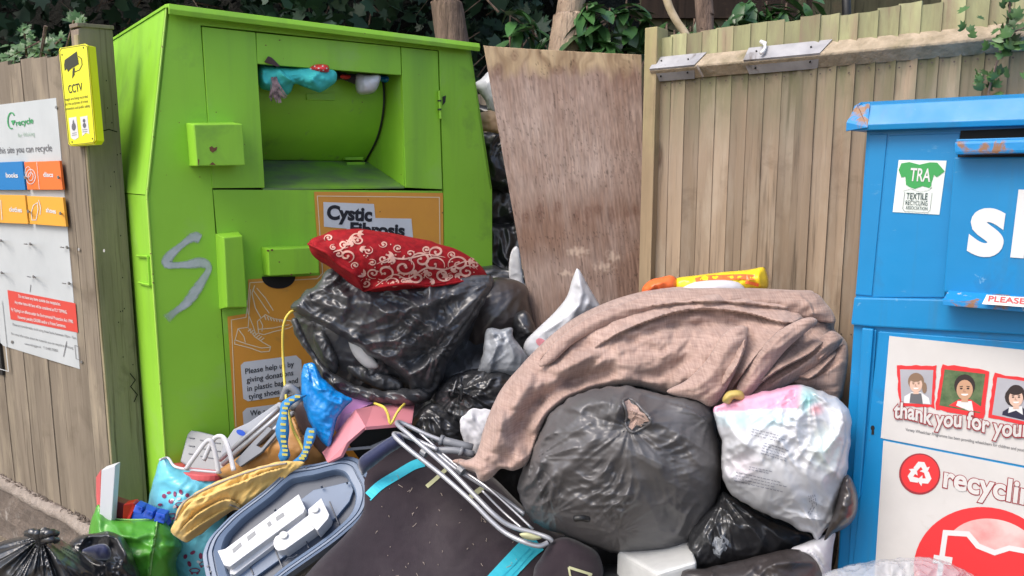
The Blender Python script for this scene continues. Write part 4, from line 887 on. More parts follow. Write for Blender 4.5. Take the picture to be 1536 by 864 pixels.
portrait([(1491, 560), (1560, 570), (1552, 640), (1482, 626)], [(1496, 566), (1554, 574), (1546, 634), (1488, 622)], grey_b, 1524, 595, 13, skin1, hairb, M('navy jumper print', (.02, .02, .045)), m_white, 2)
wv = lambda t: .0035*math.sin(t*14)
x = MB(); text_on(x, B, 'thank you for your', (1338.8, 627), (1546.5, 658), .0136, cap=24, bold=.070, dy=wv); x.build('thanks_outline', m_redd, p1)
x = MB(); text_on(x, B, 'thank you for your', (1340.3, 626.8), (1545, 657.6), .0142, cap=24, bold=.028, dy=wv); x.build('thanks_lettering', m_bposter, p1)
x = MB(); text_on(x, B, 'Variety Wheelchair Programme has been providing wheelchairs for children and young people', (1358, 646), (1556, 681), .0104, cap=4.6, bold=.006); x.build('poster_small_print', m_inkg, p1)
# recycling symbol ball
sy = MB(); sy.flat(B, ell(1379.5, 711, 31, 31, 40, 10), .0104); syo = sy.build('recycling_ball', m_redd, p2)
sy = MB(); sy.flat(B, ell(1380, 710.5, 28.5, 28.5, 40), .0108); sy.build('ball_face', m_red, syo)
sy = MB(); c0 = np.array((1380., 711.))
for k in range(3):
    a = math.radians(120*k+8); ca, sa = math.cos(a), math.sin(a)
    def R_(x_, y_): return (c0[0]+x_*ca-y_*sa, c0[1]+x_*sa+y_*ca)
    sy.flat(B, [R_(-11, -8), (R_(-5, -18)), R_(4, -18.5), R_(9, -11), R_(13, -13), R_(10, -2), R_(-1, -4), R_(3, -7), R_(0, -11), R_(-5, -4)], .0114+.0001*k)
sy.build('ball_arrows', m_white, syo)
x = MB(); text_on(x, B, 'recycling', (1413.2, 729.6), (1573.4, 764.3), .0106, cap=33, bold=.056); x.build('recycling_outline', m_redd, p2)
x = MB(); text_on(x, B, 'recycling', (1414.5, 729.5), (1572, 764), .0112, cap=33, bold=.028); x.build('recycling_lettering', m_bposter, p2)
bc = MB(); bc.flat(B, ell(1478, 857, 108, 96, 60, 12), .0104); bco = bc.build('shirt_disc', m_red, p2)
bc = MB(); bc.flat(B, wob(ell(1490, 835, 74, 56, 40, 14, 185, 352), .1), .0108)
hl = bc.build('disc_gloss', M('pink gloss print', (.70, .25, .24), (.75, .5, .48), sc=12), bco)
bc = MB(); shirt = [(1417, 797), (1452, 800), (1466, 818), (1492, 829), (1514, 822), (1536, 827), (1580, 835), (1600, 900), (1410, 900)]
bc.flat(B, shirt, .0112); bc.build('shirt_fill', m_red, bco)
bc = MB(); lineset(bc, B, [(1408, 870), (1418, 799), (1452, 801), (1467, 819), (1492, 829), (1514, 822), (1540, 827), (1580, 836)], 8, .0118); lineset(bc, B, [(1400, 838), (1428, 842)], 12, .0119); bc.build('shirt_outline', m_white, bco)
# ================================================================== BACKGROUND WOOD, TREES, SHRUBS
def leaf_mesh(nm, L, w, kind='ell', curl=.12):
    me = bpy.data.meshes.new(nm); vs = []; fs = []
    if kind == 'ell':
        st = [0, .18, .42, .68, .88, 1]; ww = [.12, .72, 1, .82, .4, .02]
        for t, q_ in zip(st, ww): z = -curl*L*t*t; vs += [(-w*q_/2, L*t, z+.12*w*q_), (0, L*t, z), (w*q_/2, L*t, z+.12*w*q_)]
        for i in range(5):
            for s_ in (0, 1): a = i*3+s_; fs.append((a, a+1, a+4, a+3))
    else:                                     # five-lobed
        pts = [(0, 0), (-.35, .05), (-.55, .3), (-.3, .38), (-.42, .75), (-.15, .68), (0, 1), (.15, .68), (.42, .75), (.3, .38), (.55, .3), (.35, .05)]
        vs = [(x_*w, y_*L, -curl*L*(x_*x_+y_*y_*.6)) for x_, y_ in pts]+[(0, .42*L, .03*L)]; fs = [(i, (i+1) % 12, 12) for i in range(12)]
    me.from_pydata(vs, [], fs); 
    for f in me.polygons: f.use_smooth = True
    return me
def leaf_at(me, p, rot, s_, mat, parent, nm='leaf'):
    o = bpy.data.objects.new(nm, me); COL.objects.link(o)
    if not me.materials: me.materials.append(mat)
    o.location = p; o.rotation_euler = rot; o.scale = (s_,)*3; o.parent = parent; return o
lm_l = [leaf_mesh('laurel_leaf', .10, .036, 'ell', c_) for c_ in (.1, .25, .4)]
lm_i = [leaf_mesh('ivy_leaf', .05, .05, 'lobe', c_) for c_ in (.1, .3)]
def laurel(label, pxs, Y, n_leaf, seed, ysp=.12, base=(0, 0)):
    rnd = random.Random(seed); t = thing('laurel_shrub', label, 'shrub', 'shrubs behind the fence')
    st = MB(); x0 = sum(p[0] for p in pxs)/len(pxs); root = P(x0, 200, Y+.1); root = np.array([root[0], Y+.1, 0.])
    for (x_, y_) in pxs: 
        tip = P(x_, y_, Y); st.tube([root, (root+tip)/2+np.array([rnd.uniform(-.05, .05), 0, .1]), tip], [.012, .009, .004], 6)
    st.build('stem', m_bark, t)
    for (x_, y_) in pxs:
        tip = P(x_, y_, Y)
        for k in range(n_leaf):
            az = rnd.uniform(1.2, 5.1); el = rnd.uniform(-1.25, .1)
            p = tip + np.array([rnd.uniform(-.03, .03), rnd.uniform(-ysp, ysp)*.4, rnd.uniform(-.05, .02)])
            leaf_at(rnd.choice(lm_l), p, (el, rnd.uniform(-.3, .3), az), rnd.uniform(.95, 1.6), m_leaf, t)
    return t
laurel('glossy shrub of drooping leaves between the red-brown trunk and plywood top', [(765, 18), (782, 40), (800, 30), (770, 62), (812, 62)], 3.5, 7, 1)
laurel('large glossy laurel just behind the top of the plywood sheet', [(880, 5), (895, 28), (915, 12), (885, 55), (905, 62), (930, 40), (948, 18), (960, 50), (925, 64), (940, 0), (975, 30), (868, 40)], 3.2, 9, 2)
laurel('low shrub behind the brown fence between thin trunk and dark pole', [(1090, 30), (1110, 22), (1130, 28), (1150, 18), (1175, 26), (1205, 8), (1225, 22), (1120, 5), (1150, 2), (1180, 4), (1075, 40)], 3.3, 8, 3)
laurel('variegated shrub peeping over the fence between pale branch and thin trunk', [(1000, 35), (1012, 45), (1036, 40), (1042, 28)], 3.1, 5, 4)
def tree(label, p0, p1, r0, r1, mat, seed, top=True, nm='tree'):
    t = thing(nm, label, 'tree'); a = P(*p0); b = P(*p1); d = (b-a); g_ = a - d*(a[2]/d[2]) ; g_[2] = 0
    if abs(d[0]/d[2]) > .3: g_ = np.array([a[0]-.1*np.sign(d[0]), a[1], 0])
    tp = b+d*(2.8/d[2]) if top else b+d*.8
    pth = cat_rom([g_, a, (a+b)/2+np.array([.008, 0, 0]), b, (b+tp)/2+np.array([.1, .05, 0]), tp], False, 10)
    n_ = len(pth); m = MB(); N = 20; rnd = np.linspace(r0*1.15, r1*.6, n_)
    for i, q_ in enumerate(pth):
        for k in range(N):
            w_ = 2*math.pi*k/N; rr = rnd[i]*(1+.07*float(perlin(k*.9, i*.35, seed))+.05*float(perlin(k*2.1, i*.9, seed+1))); m.v.append(q_+np.array([math.cos(w_), math.sin(w_), 0])*rr)
    for i in range(n_-1):
        for k in range(N): k2 = (k+1) % N; m.f.append((i*N+k, i*N+k2, (i+1)*N+k2, (i+1)*N+k))
    m.build('trunk', mat, t, smooth=True)
    if top:
        lb_ = MB(); rr = random.Random(seed); ends = []
        for k in range(5): e = tp+np.array([rr.uniform(-1, 1), rr.uniform(-.4, .9), rr.uniform(.1, 1.2)]); lb_.tube([pth[-12+k], (tp+e)/2, e], [.05, .035, .015], 6); ends.append(e)
        lb_.build('limb', mat, t)
        cr = MB()
        for k in range(1500):
            e = rr.choice(ends); c_ = e+np.array([rr.gauss(0, .42), rr.gauss(0, .42), rr.gauss(0, .35)]); u_ = nrm([rr.gauss(0, 1) for _ in range(3)]); v_ = nrm(np.cross(u_, [rr.gauss(0, 1) for _ in range(3)]))
            s_ = rr.uniform(.03, .06); i0 = len(cr.v); cr.v += [c_-u_*s_, c_+v_*s_*.5, c_+u_*s_, c_-v_*s_*.5]; cr.f.append((i0, i0+1, i0+2, i0+3))
        cr.build('crown', m_leafd, t)
    return t
tree('thick red-brown ridged trunk rising behind the green bank roof', (678, 60, 4.2), (668, 0, 4.2), .084, .078, m_bark, 1)
tree('pale knotty trunk leaning right behind the plywood sheet', (846, 90, 3.25), (858, 0, 3.25), .070, .062, m_bark2, 2)
tree('slim brown trunk behind the brown fence right of the pale branch', (1058, 50, 3.05), (1054, -5, 3.05), .032, .030, m_bark, 3)
t = thing('bare_branch', 'pale bare curved branch slanting behind the square fence post', 'branch')
q = MB(); q.tube([np.array([.87, 3.0, 0])]+path([(1052, 110, 2.95), (1030, 55, 2.95), (1015, 32, 2.95), (1003, 8, 2.95), (995, -25, 2.95), (992, -60, 2.95)]), [.018]*1+[.0145]*31, 10); q.build('wood', M('peeled wood', (.6, .49, .34), (.42, .33, .2), sc=20, rough=.8), t, smooth=True)
t = MB(); t.tube([np.array([1.40, 3.4, 0]), P(1270, 25, 3.4), P(1268, -60, 3.4)], .018, 10); tag(t.build('metal_pole', m_black, None, smooth=True), 'thin black pole behind the brown fence', 'pole')
# back garden shed/fence behind
bf = thing('garden_fence', 'dull olive and dark brown board fence far behind the brown fence', 'fence', None)
mo = wood('olive old board', (.10, .095, .055), (.065, .06, .035)); md_ = wood('dark stained board', (.045, .028, .02), (.03, .02, .015))
bme = [board_mesh(.14, .0, 2.7, .015, .005, 40+i, 4) for i in range(2)]; bme2 = [m_.copy() for m_ in bme]
for i in range(26):
    o = place((bme if i < 14 else bme2)[i % 2], 'board', lambda u, w, z: np.array([.8, 5.0, 0])+np.array([u, -.06*u, z]), .145*i, 0, 0, np.array([1, -.06, 0]), mo if i < 14 else md_, bf)
q = MB(); q.box((.8, 4.93, 2.45), (2.83, 4.96, 2.56)); q.build('rail', md_, bf)
# little fence behind the gap
sf = thing('far_fence', 'short grey fence seen in the gap between green bank and plywood', 'fence')
bm3 = [board_mesh(.11, 0, 1.97, .012, .005, 60, 4)]
for i in range(14): place(bm3[0], 'board', lambda u, w, z: np.array([-1.0+u, 4.6, z]), .112*i, 0, -.02*random.random(), np.array([1, 0, 0]), m_lboard, sf)
# thicket: lumpy core with woodland shade in its colour, plus leaves
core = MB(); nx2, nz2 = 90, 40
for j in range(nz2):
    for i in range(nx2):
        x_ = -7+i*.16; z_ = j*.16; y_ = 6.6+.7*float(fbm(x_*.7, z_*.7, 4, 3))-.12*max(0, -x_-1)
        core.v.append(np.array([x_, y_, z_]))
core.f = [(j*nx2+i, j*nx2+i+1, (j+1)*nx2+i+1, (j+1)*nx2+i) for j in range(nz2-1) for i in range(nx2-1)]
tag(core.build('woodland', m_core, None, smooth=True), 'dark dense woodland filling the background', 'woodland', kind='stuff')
def leafcloud(nm, n, fn, s0, s1, mat, label, cat, seed, lobe=False, faceup=.0):
    rnd = np.random.RandomState(seed); pts = fn(rnd, n); V = []; Fs = []
    u = rnd.normal(size=(n, 3)); u /= np.linalg.norm(u, axis=1)[:, None]; w_ = np.cross(u, rnd.normal(size=(n, 3))+np.array([0, -.6, .2])); w_ /= np.linalg.norm(w_, axis=1)[:, None]
    s_ = rnd.uniform(s0, s1, n)[:, None]
    if lobe:
        sh_ = [(0, 0), (-.45, .15), (-.3, .38), (-.42, .75), (-.12, .62), (0, 1), (.12, .62), (.42, .75), (.3, .38), (.45, .15)]
    else: sh_ = [(0, 0), (-.25, .4), (0, 1), (.25, .4)]
    k = len(sh_); V = np.stack([pts+(w_*a+u*b)*s_ for a, b in sh_], 1).reshape(-1, 3)
    me = bpy.data.meshes.new(nm); me.vertices.add(n*k); me.vertices.foreach_set('co', V.ravel()); me.loops.add(n*k); me.loops.foreach_set('vertex_index', np.arange(n*k))
    me.polygons.add(n); me.polygons.foreach_set('loop_start', np.arange(n)*k); me.polygons.foreach_set('loop_total', np.full(n, k)); me.update(calc_edges=True)
    o = link(nm, me, mat); tag(o, label, cat, kind='stuff'); return o
def vol1(r, n):
    x_ = r.uniform(-6.5, .2, n); z_ = r.uniform(1.2, 4.6, n); d_ = np.array([float(v) for v in perlin(x_*1.1, z_*1.3, 12)]); y_ = 5.2+.9*d_+r.normal(0, .22, n)-.15*np.clip(-x_-1, 0, 3); return np.stack([x_, y_, z_], -1)
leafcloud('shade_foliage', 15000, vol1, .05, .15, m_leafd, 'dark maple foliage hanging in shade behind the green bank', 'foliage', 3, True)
def vol2(r, n):
    x_ = r.uniform(-6, 5, n); z_ = r.uniform(.6, 5.5, n); y_ = 6.1+.7*perlin(x_*.9, z_*.9, 22)+r.normal(0, .25, n); return np.stack([x_, y_, z_], -1)
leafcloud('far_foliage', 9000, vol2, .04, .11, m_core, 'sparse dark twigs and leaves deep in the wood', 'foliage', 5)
tw = MB(); rr = random.Random(4)
for i in range(160):
    a = np.array([rr.uniform(-2.6, 1.6), rr.uniform(4.7, 5.9), rr.uniform(1.5, 3)]); b = a+np.array([rr.uniform(-.5, .5), rr.uniform(-.2, .2), rr.uniform(-.4, .5)]); tw.tube([a, (a+b)/2+np.array([0, 0, .04]), b], [.007, .005, .002], 4)
tag(tw.build('bare_twigs', m_bark), 'tangle of bare brown twigs in the wood', 'twigs', kind='stuff')
# ivy above the left fence
iv = thing('ivy', 'bright green ivy climbing over the top of the left grey fence', 'ivy'); rr = random.Random(5)
q = MB(); q.tube([l3(-.5, -.06, 0), l3(-.4, -.05, 1.88), l3(-.33, -.05, 2.0)], .006, 6)
for (a, b) in (((10, 88), (60, 62)), ((40, 84), (36, 42)), ((70, 78), (92, 58)), ((100, 70), (112, 28))): q.tube([l3(-.38, -.05, 1.85), LF.at(*a, -.08), LF.at(*b, -.06)], .004, 5)
q.build('stem', m_bark, iv)
cl = [(4, 84, 16), (25, 82, 16), (45, 76, 14), (62, 72, 11), (84, 62, 9), (36, 48, 8), (40, 62, 8), (12, 92, 10), (110, 30, 5), (118, 36, 3), (55, 84, 12), (78, 74, 9)]
for i in range(150):
    c_ = rr.choice(cl); p = LF.at(c_[0]+rr.gauss(0, c_[2]*.6), c_[1]+rr.gauss(0, c_[2]*.45), -.05-rr.random()*.12)
    leaf_at(rr.choice(lm_i), p, (rr.uniform(.4, 1.6), rr.uniform(-.5, .5), rr.uniform(-1, 1)), rr.uniform(.4, .85), m_ivy, iv)
iv = thing('ivy', 'ivy sprig trailing down the brown fence at the top right above the blue bank', 'ivy')
q = MB(); pth_ = [(1515, 0), (1514, 20), (1508, 50), (1500, 78), (1490, 110), (1482, 140)]; pp_ = [RF.at(a, b, .09) for a, b in cat_rom(pth_, False, 5)]; q.tube([r3(1.05, .05, 0), r3(1.05, .06, 1.5)]+pp_[::-1], .0028, 5)
q.tube([RF.at(1505, 60, .09), RF.at(1520, 48, .09), RF.at(1540, 40, .09)], .002, 5); q.build('stem', m_bark, iv)
for i in range(75):
    if i < 45: k = rr.randrange(len(pp_)); b = pp_[k]
    else: b = RF.at(rr.choice([1500, 1520, 1530, 1462, 1470, 1505]), rr.choice([40, 50, 28, 128, 120, 60, 12]), .09)
    leaf_at(rr.choice(lm_i), b+np.array([rr.uniform(-.03, .03), rr.uniform(-.02, .02), rr.uniform(-.03, .02)]), (rr.uniform(.5, 2), rr.uniform(-.8, .8), rr.uniform(-1, 1)), rr.uniform(.35, .65), m_ivy, iv)
# ================================================================== THE PILE: bags, cloth, toys, chair
def lerp3(a, b, t): return a+(b-a)*t
# --- bags stacked between bank and plywood
s = pillow('white_bag', [(712, 128), (722, 118), (736, 105), (760, 100), (775, 150), (765, 180), (735, 170), (728, 152)], 3.35, .06, .1, m_wbag, crum=[(.006, 22)]); tag(s.o, 'white bag topmost in the gap between green bank and plywood', 'plastic bag')
s = pillow('cardboard_scrap', [(714, 170), (735, 165), (765, 175), (770, 205), (735, 198), (718, 196)], 3.25, .03, .05, m_card, smooth=False, rough=.01); tag(s.o, 'torn brown cardboard scrap beneath the white bag in the gap', 'cardboard')
s = pillow('dark_bag', [(712, 155), (730, 158), (780, 150), (790, 200), (720, 176)], 3.45, .1, .1, m_bin, crum=[(.01, 20)]); tag(s.o, 'dark bag squeezed behind cardboard scrap in the gap', 'bin bag')
for i, (ol, Y_, lab) in enumerate((([(690, 205), (730, 196), (810, 200), (830, 250), (810, 300), (745, 285), (705, 270)], 3.42, 'shiny black bag high in the gap, just under the cardboard scrap'),
        ([(690, 262), (735, 272), (820, 270), (830, 350), (740, 362), (690, 350)], 3.5, 'black bag halfway down the gap between green bank and plywood'),
        ([(690, 330), (740, 336), (830, 335), (835, 430), (770, 440), (700, 430)], 3.4, 'black bag low in the gap, level with the red cushion'),
        ([(690, 420), (740, 400), (830, 430), (850, 560), (760, 600), (690, 560)], 3.1, 'black bag at the bottom of the gap behind the pile'))):
    s = pillow('bin_bag', ol, Y_, .10, .25, m_bin, lines=[(40+i*30, .010, 60, 10)], crum=[(.016, 22)], seed=i+2, jitter=4, p=.3); tag(s.o, lab, 'bin bag', 'black bags stacked in the gap')
s = pillow('white_bag', [(766, 380), (778, 372), (785, 420), (790, 440), (765, 420)], 2.95, .008, .03, m_wbag, p=.8, crum=[(.006, 12)]); tag(s.o, 'sliver of white bag low beside the plywood edge', 'plastic bag')
# --- hidden bulk that carries the heap
for i, (ol, Y_, f, lab) in enumerate((([(560, 560), (640, 500), (740, 470), (830, 520), (860, 640), (820, 800), (700, 900), (580, 860), (540, 700)], 2.62, .22, 'large black bag buried in the middle of the heap'),
        ([(840, 560), (960, 520), (1100, 520), (1230, 560), (1260, 700), (1240, 900), (1050, 960), (880, 900)], 2.18, .16, 'large black bag buried under the brown curtain'),
        ([(300, 720), (420, 640), (520, 680), (560, 800), (520, 960), (330, 960)], 2.38, .08, 'black bag buried behind the toy boat'),
        ([(640, 900), (800, 850), (1000, 850), (1240, 860), (1260, 1100), (640, 1100)], 1.95, .2, 'black bag underneath at the very front of the heap'))):
    s = pillow('bin_bag', ol, Y_, f, .25, m_bin, crum=[(.014, 40)], step=4, seed=i+20, jitter=2); tag(s.o, lab, 'bin bag', 'black bags buried in the heap')
# --- dark bag behind right of cushion
s = pillow('bin_bag', [(690, 430), (730, 418), (762, 417), (790, 430), (794, 455), (800, 480), (792, 505), (770, 530), (735, 545), (700, 560), (680, 520)], (2.62, 0, 0), .15, .12, m_bin2,
    gather=[(790, 428, .007, 3, 80)], lines=[(100, .004, 60, 7)], crum=[(.004, 20)], seed=5); tag(s.o, 'taut brownish black bag behind the right end of the red cushion', 'bin bag')
s = pillow('bin_bag', [(768, 480), (790, 465), (806, 500), (812, 530), (800, 545), (780, 530)], 2.5, .06, .06, m_bin, crum=[(.01, 16)], seed=6, jitter=2); tag(s.o, 'small creased black bag between taut bag and white triangular bag', 'bin bag')
# --- white triangular bag against plywood
s = pillow('white_bag', [(865, 403), (869, 404), (882, 428), (896, 452), (900, 464), (880, 480), (850, 510), (820, 545), (798, 545), (786, 530), (788, 512), (806, 493), (832, 468), (850, 445), (858, 420)], (2.38, 0, 0), .035, .05, m_wbag, p=.6,
    folds=[([(866, 410), (872, 440), (862, 470), (840, 500)], .016, 6, 'r'), ([(880, 432), (884, 450), (870, 475)], .01, 5, 'r'), ([(800, 505), (840, 480), (868, 455)], .012, 5, 's')], crum=[(.006, 26)], seed=7, rough=.002)
tag(s.o, 'white plastic bag with a pointed corner standing against the plywood', 'plastic bag'); q = MB(); patch(q, s, ell(812, 514, 9, 6, 10, 30), .003, 3); q.build('pink_print', m_pink, s.o); q = MB(); patch(q, s, ell(828, 508, 5, 7, 8, 30), .003, 3); q.build('dark_print', m_mat, s.o)
# --- grey thin bag and tied bag
s = pillow('grey_bag', [(728, 498), (736, 492), (752, 494), (768, 491), (770, 505), (784, 524), (796, 545), (800, 562), (785, 572), (768, 566), (748, 560), (735, 562), (722, 562), (717, 556), (724, 530)], (2.32, 0, 0), .05, .05, m_tbag,
    gather=[(726, 556, .012, 2.5, 45)], lines=[(60, .006, 40, 9)], crum=[(.009, 20)], step=1.8, seed=8, jitter=1); tag(s.o, 'thin grey plastic bag crumpled on top of the tied black bag', 'plastic bag')
s = pillow('bin_bag', [(655, 590), (675, 566), (700, 556), (735, 550), (770, 556), (790, 575), (785, 600), (765, 640), (735, 662), (700, 655), (670, 640), (652, 615)], (2.36, 0, 0), .12, .12, m_bin,
    gather=[(690, 585, .016, 3.5, 70)], lines=[(15, .009, 60, 8)], crum=[(.008, 20)], step=1.9, seed=9, jitter=2); tag(s.o, 'knotted black bag under the thin grey bag in mid heap', 'bin bag')
kn = MB(); rr = random.Random(3)
for i in range(5): a_ = (682+rr.uniform(-5, 5), 590+rr.uniform(-8, 8)); kn.tube(path([(a_[0], a_[1], 2.25), (a_[0]+rr.uniform(-10, 16), a_[1]+rr.uniform(-15, 8), 2.2), (a_[0]+rr.uniform(-18, 20), a_[1]+rr.uniform(-24, 18), 2.22)], 5), [.009-.0006*j for j in range(11)], 7)
kn.build('knot', m_bin, s.o, smooth=True)
s = pillow('bin_bag', [(612, 650), (625, 622), (645, 605), (668, 612), (695, 640), (705, 680), (700, 710), (660, 690), (630, 668)], (2.32, 0, 0), .09, .1, m_bin,
    gather=[(640, 612, .02, 3, 60)], crum=[(.014, 18)], step=1.9, seed=10, jitter=2); tag(s.o, 'crinkled black bag behind the folded chair tubes', 'bin bag')
# --- white round pad
s = pillow('white_pad', [(691, 642), (693, 625), (703, 615), (722, 613), (745, 618), (765, 640), (760, 690), (740, 705), (712, 712), (716, 695), (722, 690), (706, 672), (695, 658)], (2.2, 0, 0), .016, .03, m_cloth_w, rough=.004, jitter=3, p=.8, lines=[(60, .006, 30, 9, 'c')],
    folds=[([(700, 618), (712, 650), (722, 690)], .006, 8, 'r')], seed=11); tag(s.o, 'white rounded pad poking out from under the curtain', 'pad')
# --- torn black bag with open mouth
t = thing('torn_bin_bag', 'big creased black bag with torn open mouth under the red cushion', 'bin bag')
torn = pillow('bag_body', [(440, 461), (450, 447), (474, 430), (500, 404), (560, 420), (640, 415), (700, 415), (731, 412), (742, 424), (737, 448), (728, 470), (712, 494), (702, 515), (684, 542), (672, 562), (656, 584), (640, 598), (600, 600), (560, 597), (522, 588), (490, 566), (468, 530), (446, 495)],
    (2.47, .05, 0), .13, .2, m_torn, step=2.2, seed=12, jitter=2, gather=[(735, 424, .012, 2.5, 110)], crum=[(.018, 34), (.006, 15)], parent=t)
pillow('upper_flap', [(436, 461), (446, 449), (458, 436), (474, 430), (484, 414), (500, 404), (560, 420), (640, 415), (700, 415), (731, 412), (738, 420), (733, 440), (722, 462), (708, 486), (690, 516), (672, 545), (660, 575), (650, 594), (634, 606), (624, 604), (618, 588), (606, 566), (586, 550), (560, 538), (536, 520), (508, 502), (478, 486), (452, 472)],
    (2.32, .05, .02), .10, .05, m_torn, step=1.7, seed=13, jitter=2.5, p=.42,
    folds=[([(438, 464), (470, 477), (505, 496), (535, 513), (562, 531), (590, 546), (610, 562), (622, 590)], .03, 9, 'r'), ([(500, 445), (540, 455), (600, 470), (650, 490), (690, 500)], .02, 12, 'r'), ([(735, 425), (715, 460), (690, 495), (660, 540), (645, 585)], .035, 12, 's'),
           ([(560, 475), (610, 465), (660, 450), (705, 430)], .018, 8, 'r'), ([(505, 430), (520, 450), (515, 470)], .018, 7, 'r'), ([(600, 520), (640, 505), (680, 480), (725, 430)], .018, 7, 'r'), ([(470, 445), (500, 460), (520, 480)], .018, 7, 'r'), ([(610, 550), (640, 530), (655, 515)], -.03, 8, 'r')],
    gather=[(652, 526, .016, 3, 80), (735, 424, .014, 2.5, 110)], lines=[(-36, .012, 70, 13)], crum=[(.018, 38), (.007, 15)], parent=t)
pillow('lower_rim', [(438, 480), (446, 478), (456, 500), (468, 522), (482, 542), (500, 560), (524, 574), (552, 582), (584, 586), (612, 582), (640, 586), (638, 602), (606, 609), (582, 607), (560, 604), (545, 602), (522, 595), (498, 583), (482, 566), (472, 547), (460, 527), (446, 508)],
    (2.30, .02, 0), .05, .04, m_torn, step=1.6, seed=14, jitter=2.5, lines=[(40, .012, 26, 9)], crum=[(.014, 16)], parent=t)
pillow('mouth_fold', [(470, 500), (486, 498), (500, 520), (508, 548), (500, 566), (486, 548), (474, 524)], (2.33, 0, 0), .03, .03, m_torn, step=1.7, seed=15, jitter=2, crum=[(.010, 14)], parent=t)
pillow('mouth_fold', [(520, 545), (545, 548), (580, 560), (604, 574), (600, 588), (570, 584), (540, 572), (522, 558)], (2.35, 0, 0), .03, .03, m_torn, step=1.7, seed=16, jitter=2, crum=[(.010, 14)], parent=t)
w = pillow('foam_insert', [(521, 503), (535, 508), (550, 517), (556, 530), (568, 550), (550, 552), (530, 532)], (2.31, 0, 0), .02, .02, m_foam, step=1.6); tag(w.o, 'white packaging showing inside the mouth of the torn black bag', 'packaging')
# --- red cushion
cush = pillow('cushion', [(463, 365), (470, 357), (485, 352), (500, 345), (519, 344), (540, 343), (561, 346), (590, 350), (618, 356), (645, 361), (658, 366), (680, 372), (700, 382), (714, 392), (724, 402), (731, 414), (728, 423), (705, 429), (682, 433), (650, 438), (622, 440), (600, 443), (575, 443), (552, 441), (540, 438), (530, 431), (516, 418), (504, 408), (492, 399), (478, 391), (467, 380)],
    (2.30, .10, 0), .12, .10, m_redc, step=1.8, p=.55, seed=13, rough=.0015,
    folds=[([(463, 366), (480, 374), (492, 380), (502, 391), (513, 399), (531, 411), (540, 424), (545, 436)], .034, 6, 'r'), ([(475, 368), (495, 362), (512, 368)], -.012, 6, 'r'), ([(545, 436), (571, 430), (611, 426), (642, 429), (682, 424), (728, 418)], .032, 6, 'r'), ([(470, 384), (492, 392), (510, 405)], -.012, 5, 'r'), ([(560, 440), (620, 435), (690, 428)], -.012, 4, 'r')])
tag(cush.o, 'red scatter cushion with cream scroll pattern lying on the torn black bag', 'cushion')
pc = MB()
for L_ in ([(463, 366), (480, 374), (492, 380), (502, 391), (513, 399), (531, 411), (540, 424), (545, 436)], [(545, 436), (571, 430), (611, 426), (642, 429), (682, 424), (729, 416)]):
    c = cord(cush, L_, .003, 8); pc.tube(c, .0045, 7)
pc.build('piping', m_redc, cush.o, smooth=True)
em = MB()
def scroll(cx, cy, r, turns, a0, hand=1, w0=3.0, sq=.8):
    pts = []
    for i in range(22):
        t = i/21; a = a0+hand*turns*2*math.pi*t; rr_ = r*(1-t*.82); pts.append((cx+rr_*math.cos(a), cy+rr_*sq*math.sin(a)))
    ribbon(em, cush, pts, w0, .0022, True, 2); ex, ey = pts[-1]; patch(em, cush, ell(ex, ey, 2.2, 2, 8), .0024, 2)
def petal(x_, y_, a, l, w0):
    ca, sa = math.cos(a), math.sin(a); pts = [(x_+ca*l*t-sa*w0*s_, y_+(sa*l*t+ca*w0*s_)*.9) for t, s_ in ((0, 0), (.3, .5), (.65, .42), (1, 0), (.65, -.42), (.3, -.5))]; patch(em, cush, pts, .0023, 3)
rr = random.Random(12)
for (cx, cy, r, tn, a0, hd) in ((606, 401, 17, 1.2, -1.2, 1), (577, 408, 16, 1.1, 2.2, -1), (632, 390, 16, 1.3, 2.6, 1), (650, 397, 17, 1.1, .3, -1), (655, 378, 12, 1.2, 2.0, 1), (688, 396, 16, 1.3, 2.8, 1), (700, 408, 13, 1.2, -.5, -1), (665, 412, 13, 1.1, .5, 1), (590, 425, 11, 1.2, 3.3, 1), (560, 410, 10, 1.3, 1.2, 1), (549, 425, 9, 1.2, 4.2, -1), (625, 416, 12, 1.1, 3.7, -1), (520, 384, 12, 1.2, 1.3, -1), (508, 381, 8, 1.2, 3.4, 1), (516, 366, 8, 1.1, .7, 1), (493, 357, 7, 1.2, 2.4, 1), (712, 398, 8, 1.1, 2.4, 1), (575, 388, 10, 1.1, 5.1, 1), (538, 360, 9, 1.2, 4, -1), (640, 374, 7, 1.2, 1, 1)):
    scroll(cx, cy, r*1.02, tn, a0, hd, 3.4 if r > 11 else 2.5)
for (cx, cy, r, tn, a0, hd) in ((597, 372, 8, 1.2, 1, 1), (575, 366, 7, 1.2, 3, -1), (552, 376, 8, 1.1, 5, 1), (615, 380, 8, 1.1, 2, -1), (558, 394, 7, 1.2, 4, 1), (678, 382, 7, 1.2, 2, 1), (644, 412, 7, 1.2, 1, 1), (676, 414, 6, 1.2, 5, -1), (605, 422, 6, 1.2, 2, -1), (533, 398, 7, 1.2, 2, 1), (500, 371, 6, 1.1, 5, -1)): scroll(cx, cy, r, tn, a0, hd, 1.9)
for (x_, y_, a) in ((590, 384, 3.3), (585, 386, -.6), (592, 388, 2.5), (672, 413, 2.7), (678, 408, -.9), (548, 414, 3.8), (620, 405, 1.3), (641, 406, 2.0), (525, 358, -.2), (530, 364, 2.8), (685, 410, 1.1), (540, 372, .4), (652, 421, 2.8), (615, 420, 1.9), (536, 350, .2), (704, 388, .8)):
    for da in (-.7, 0, .7): petal(x_, y_, a+da, rr.uniform(8, 13), 4.5)
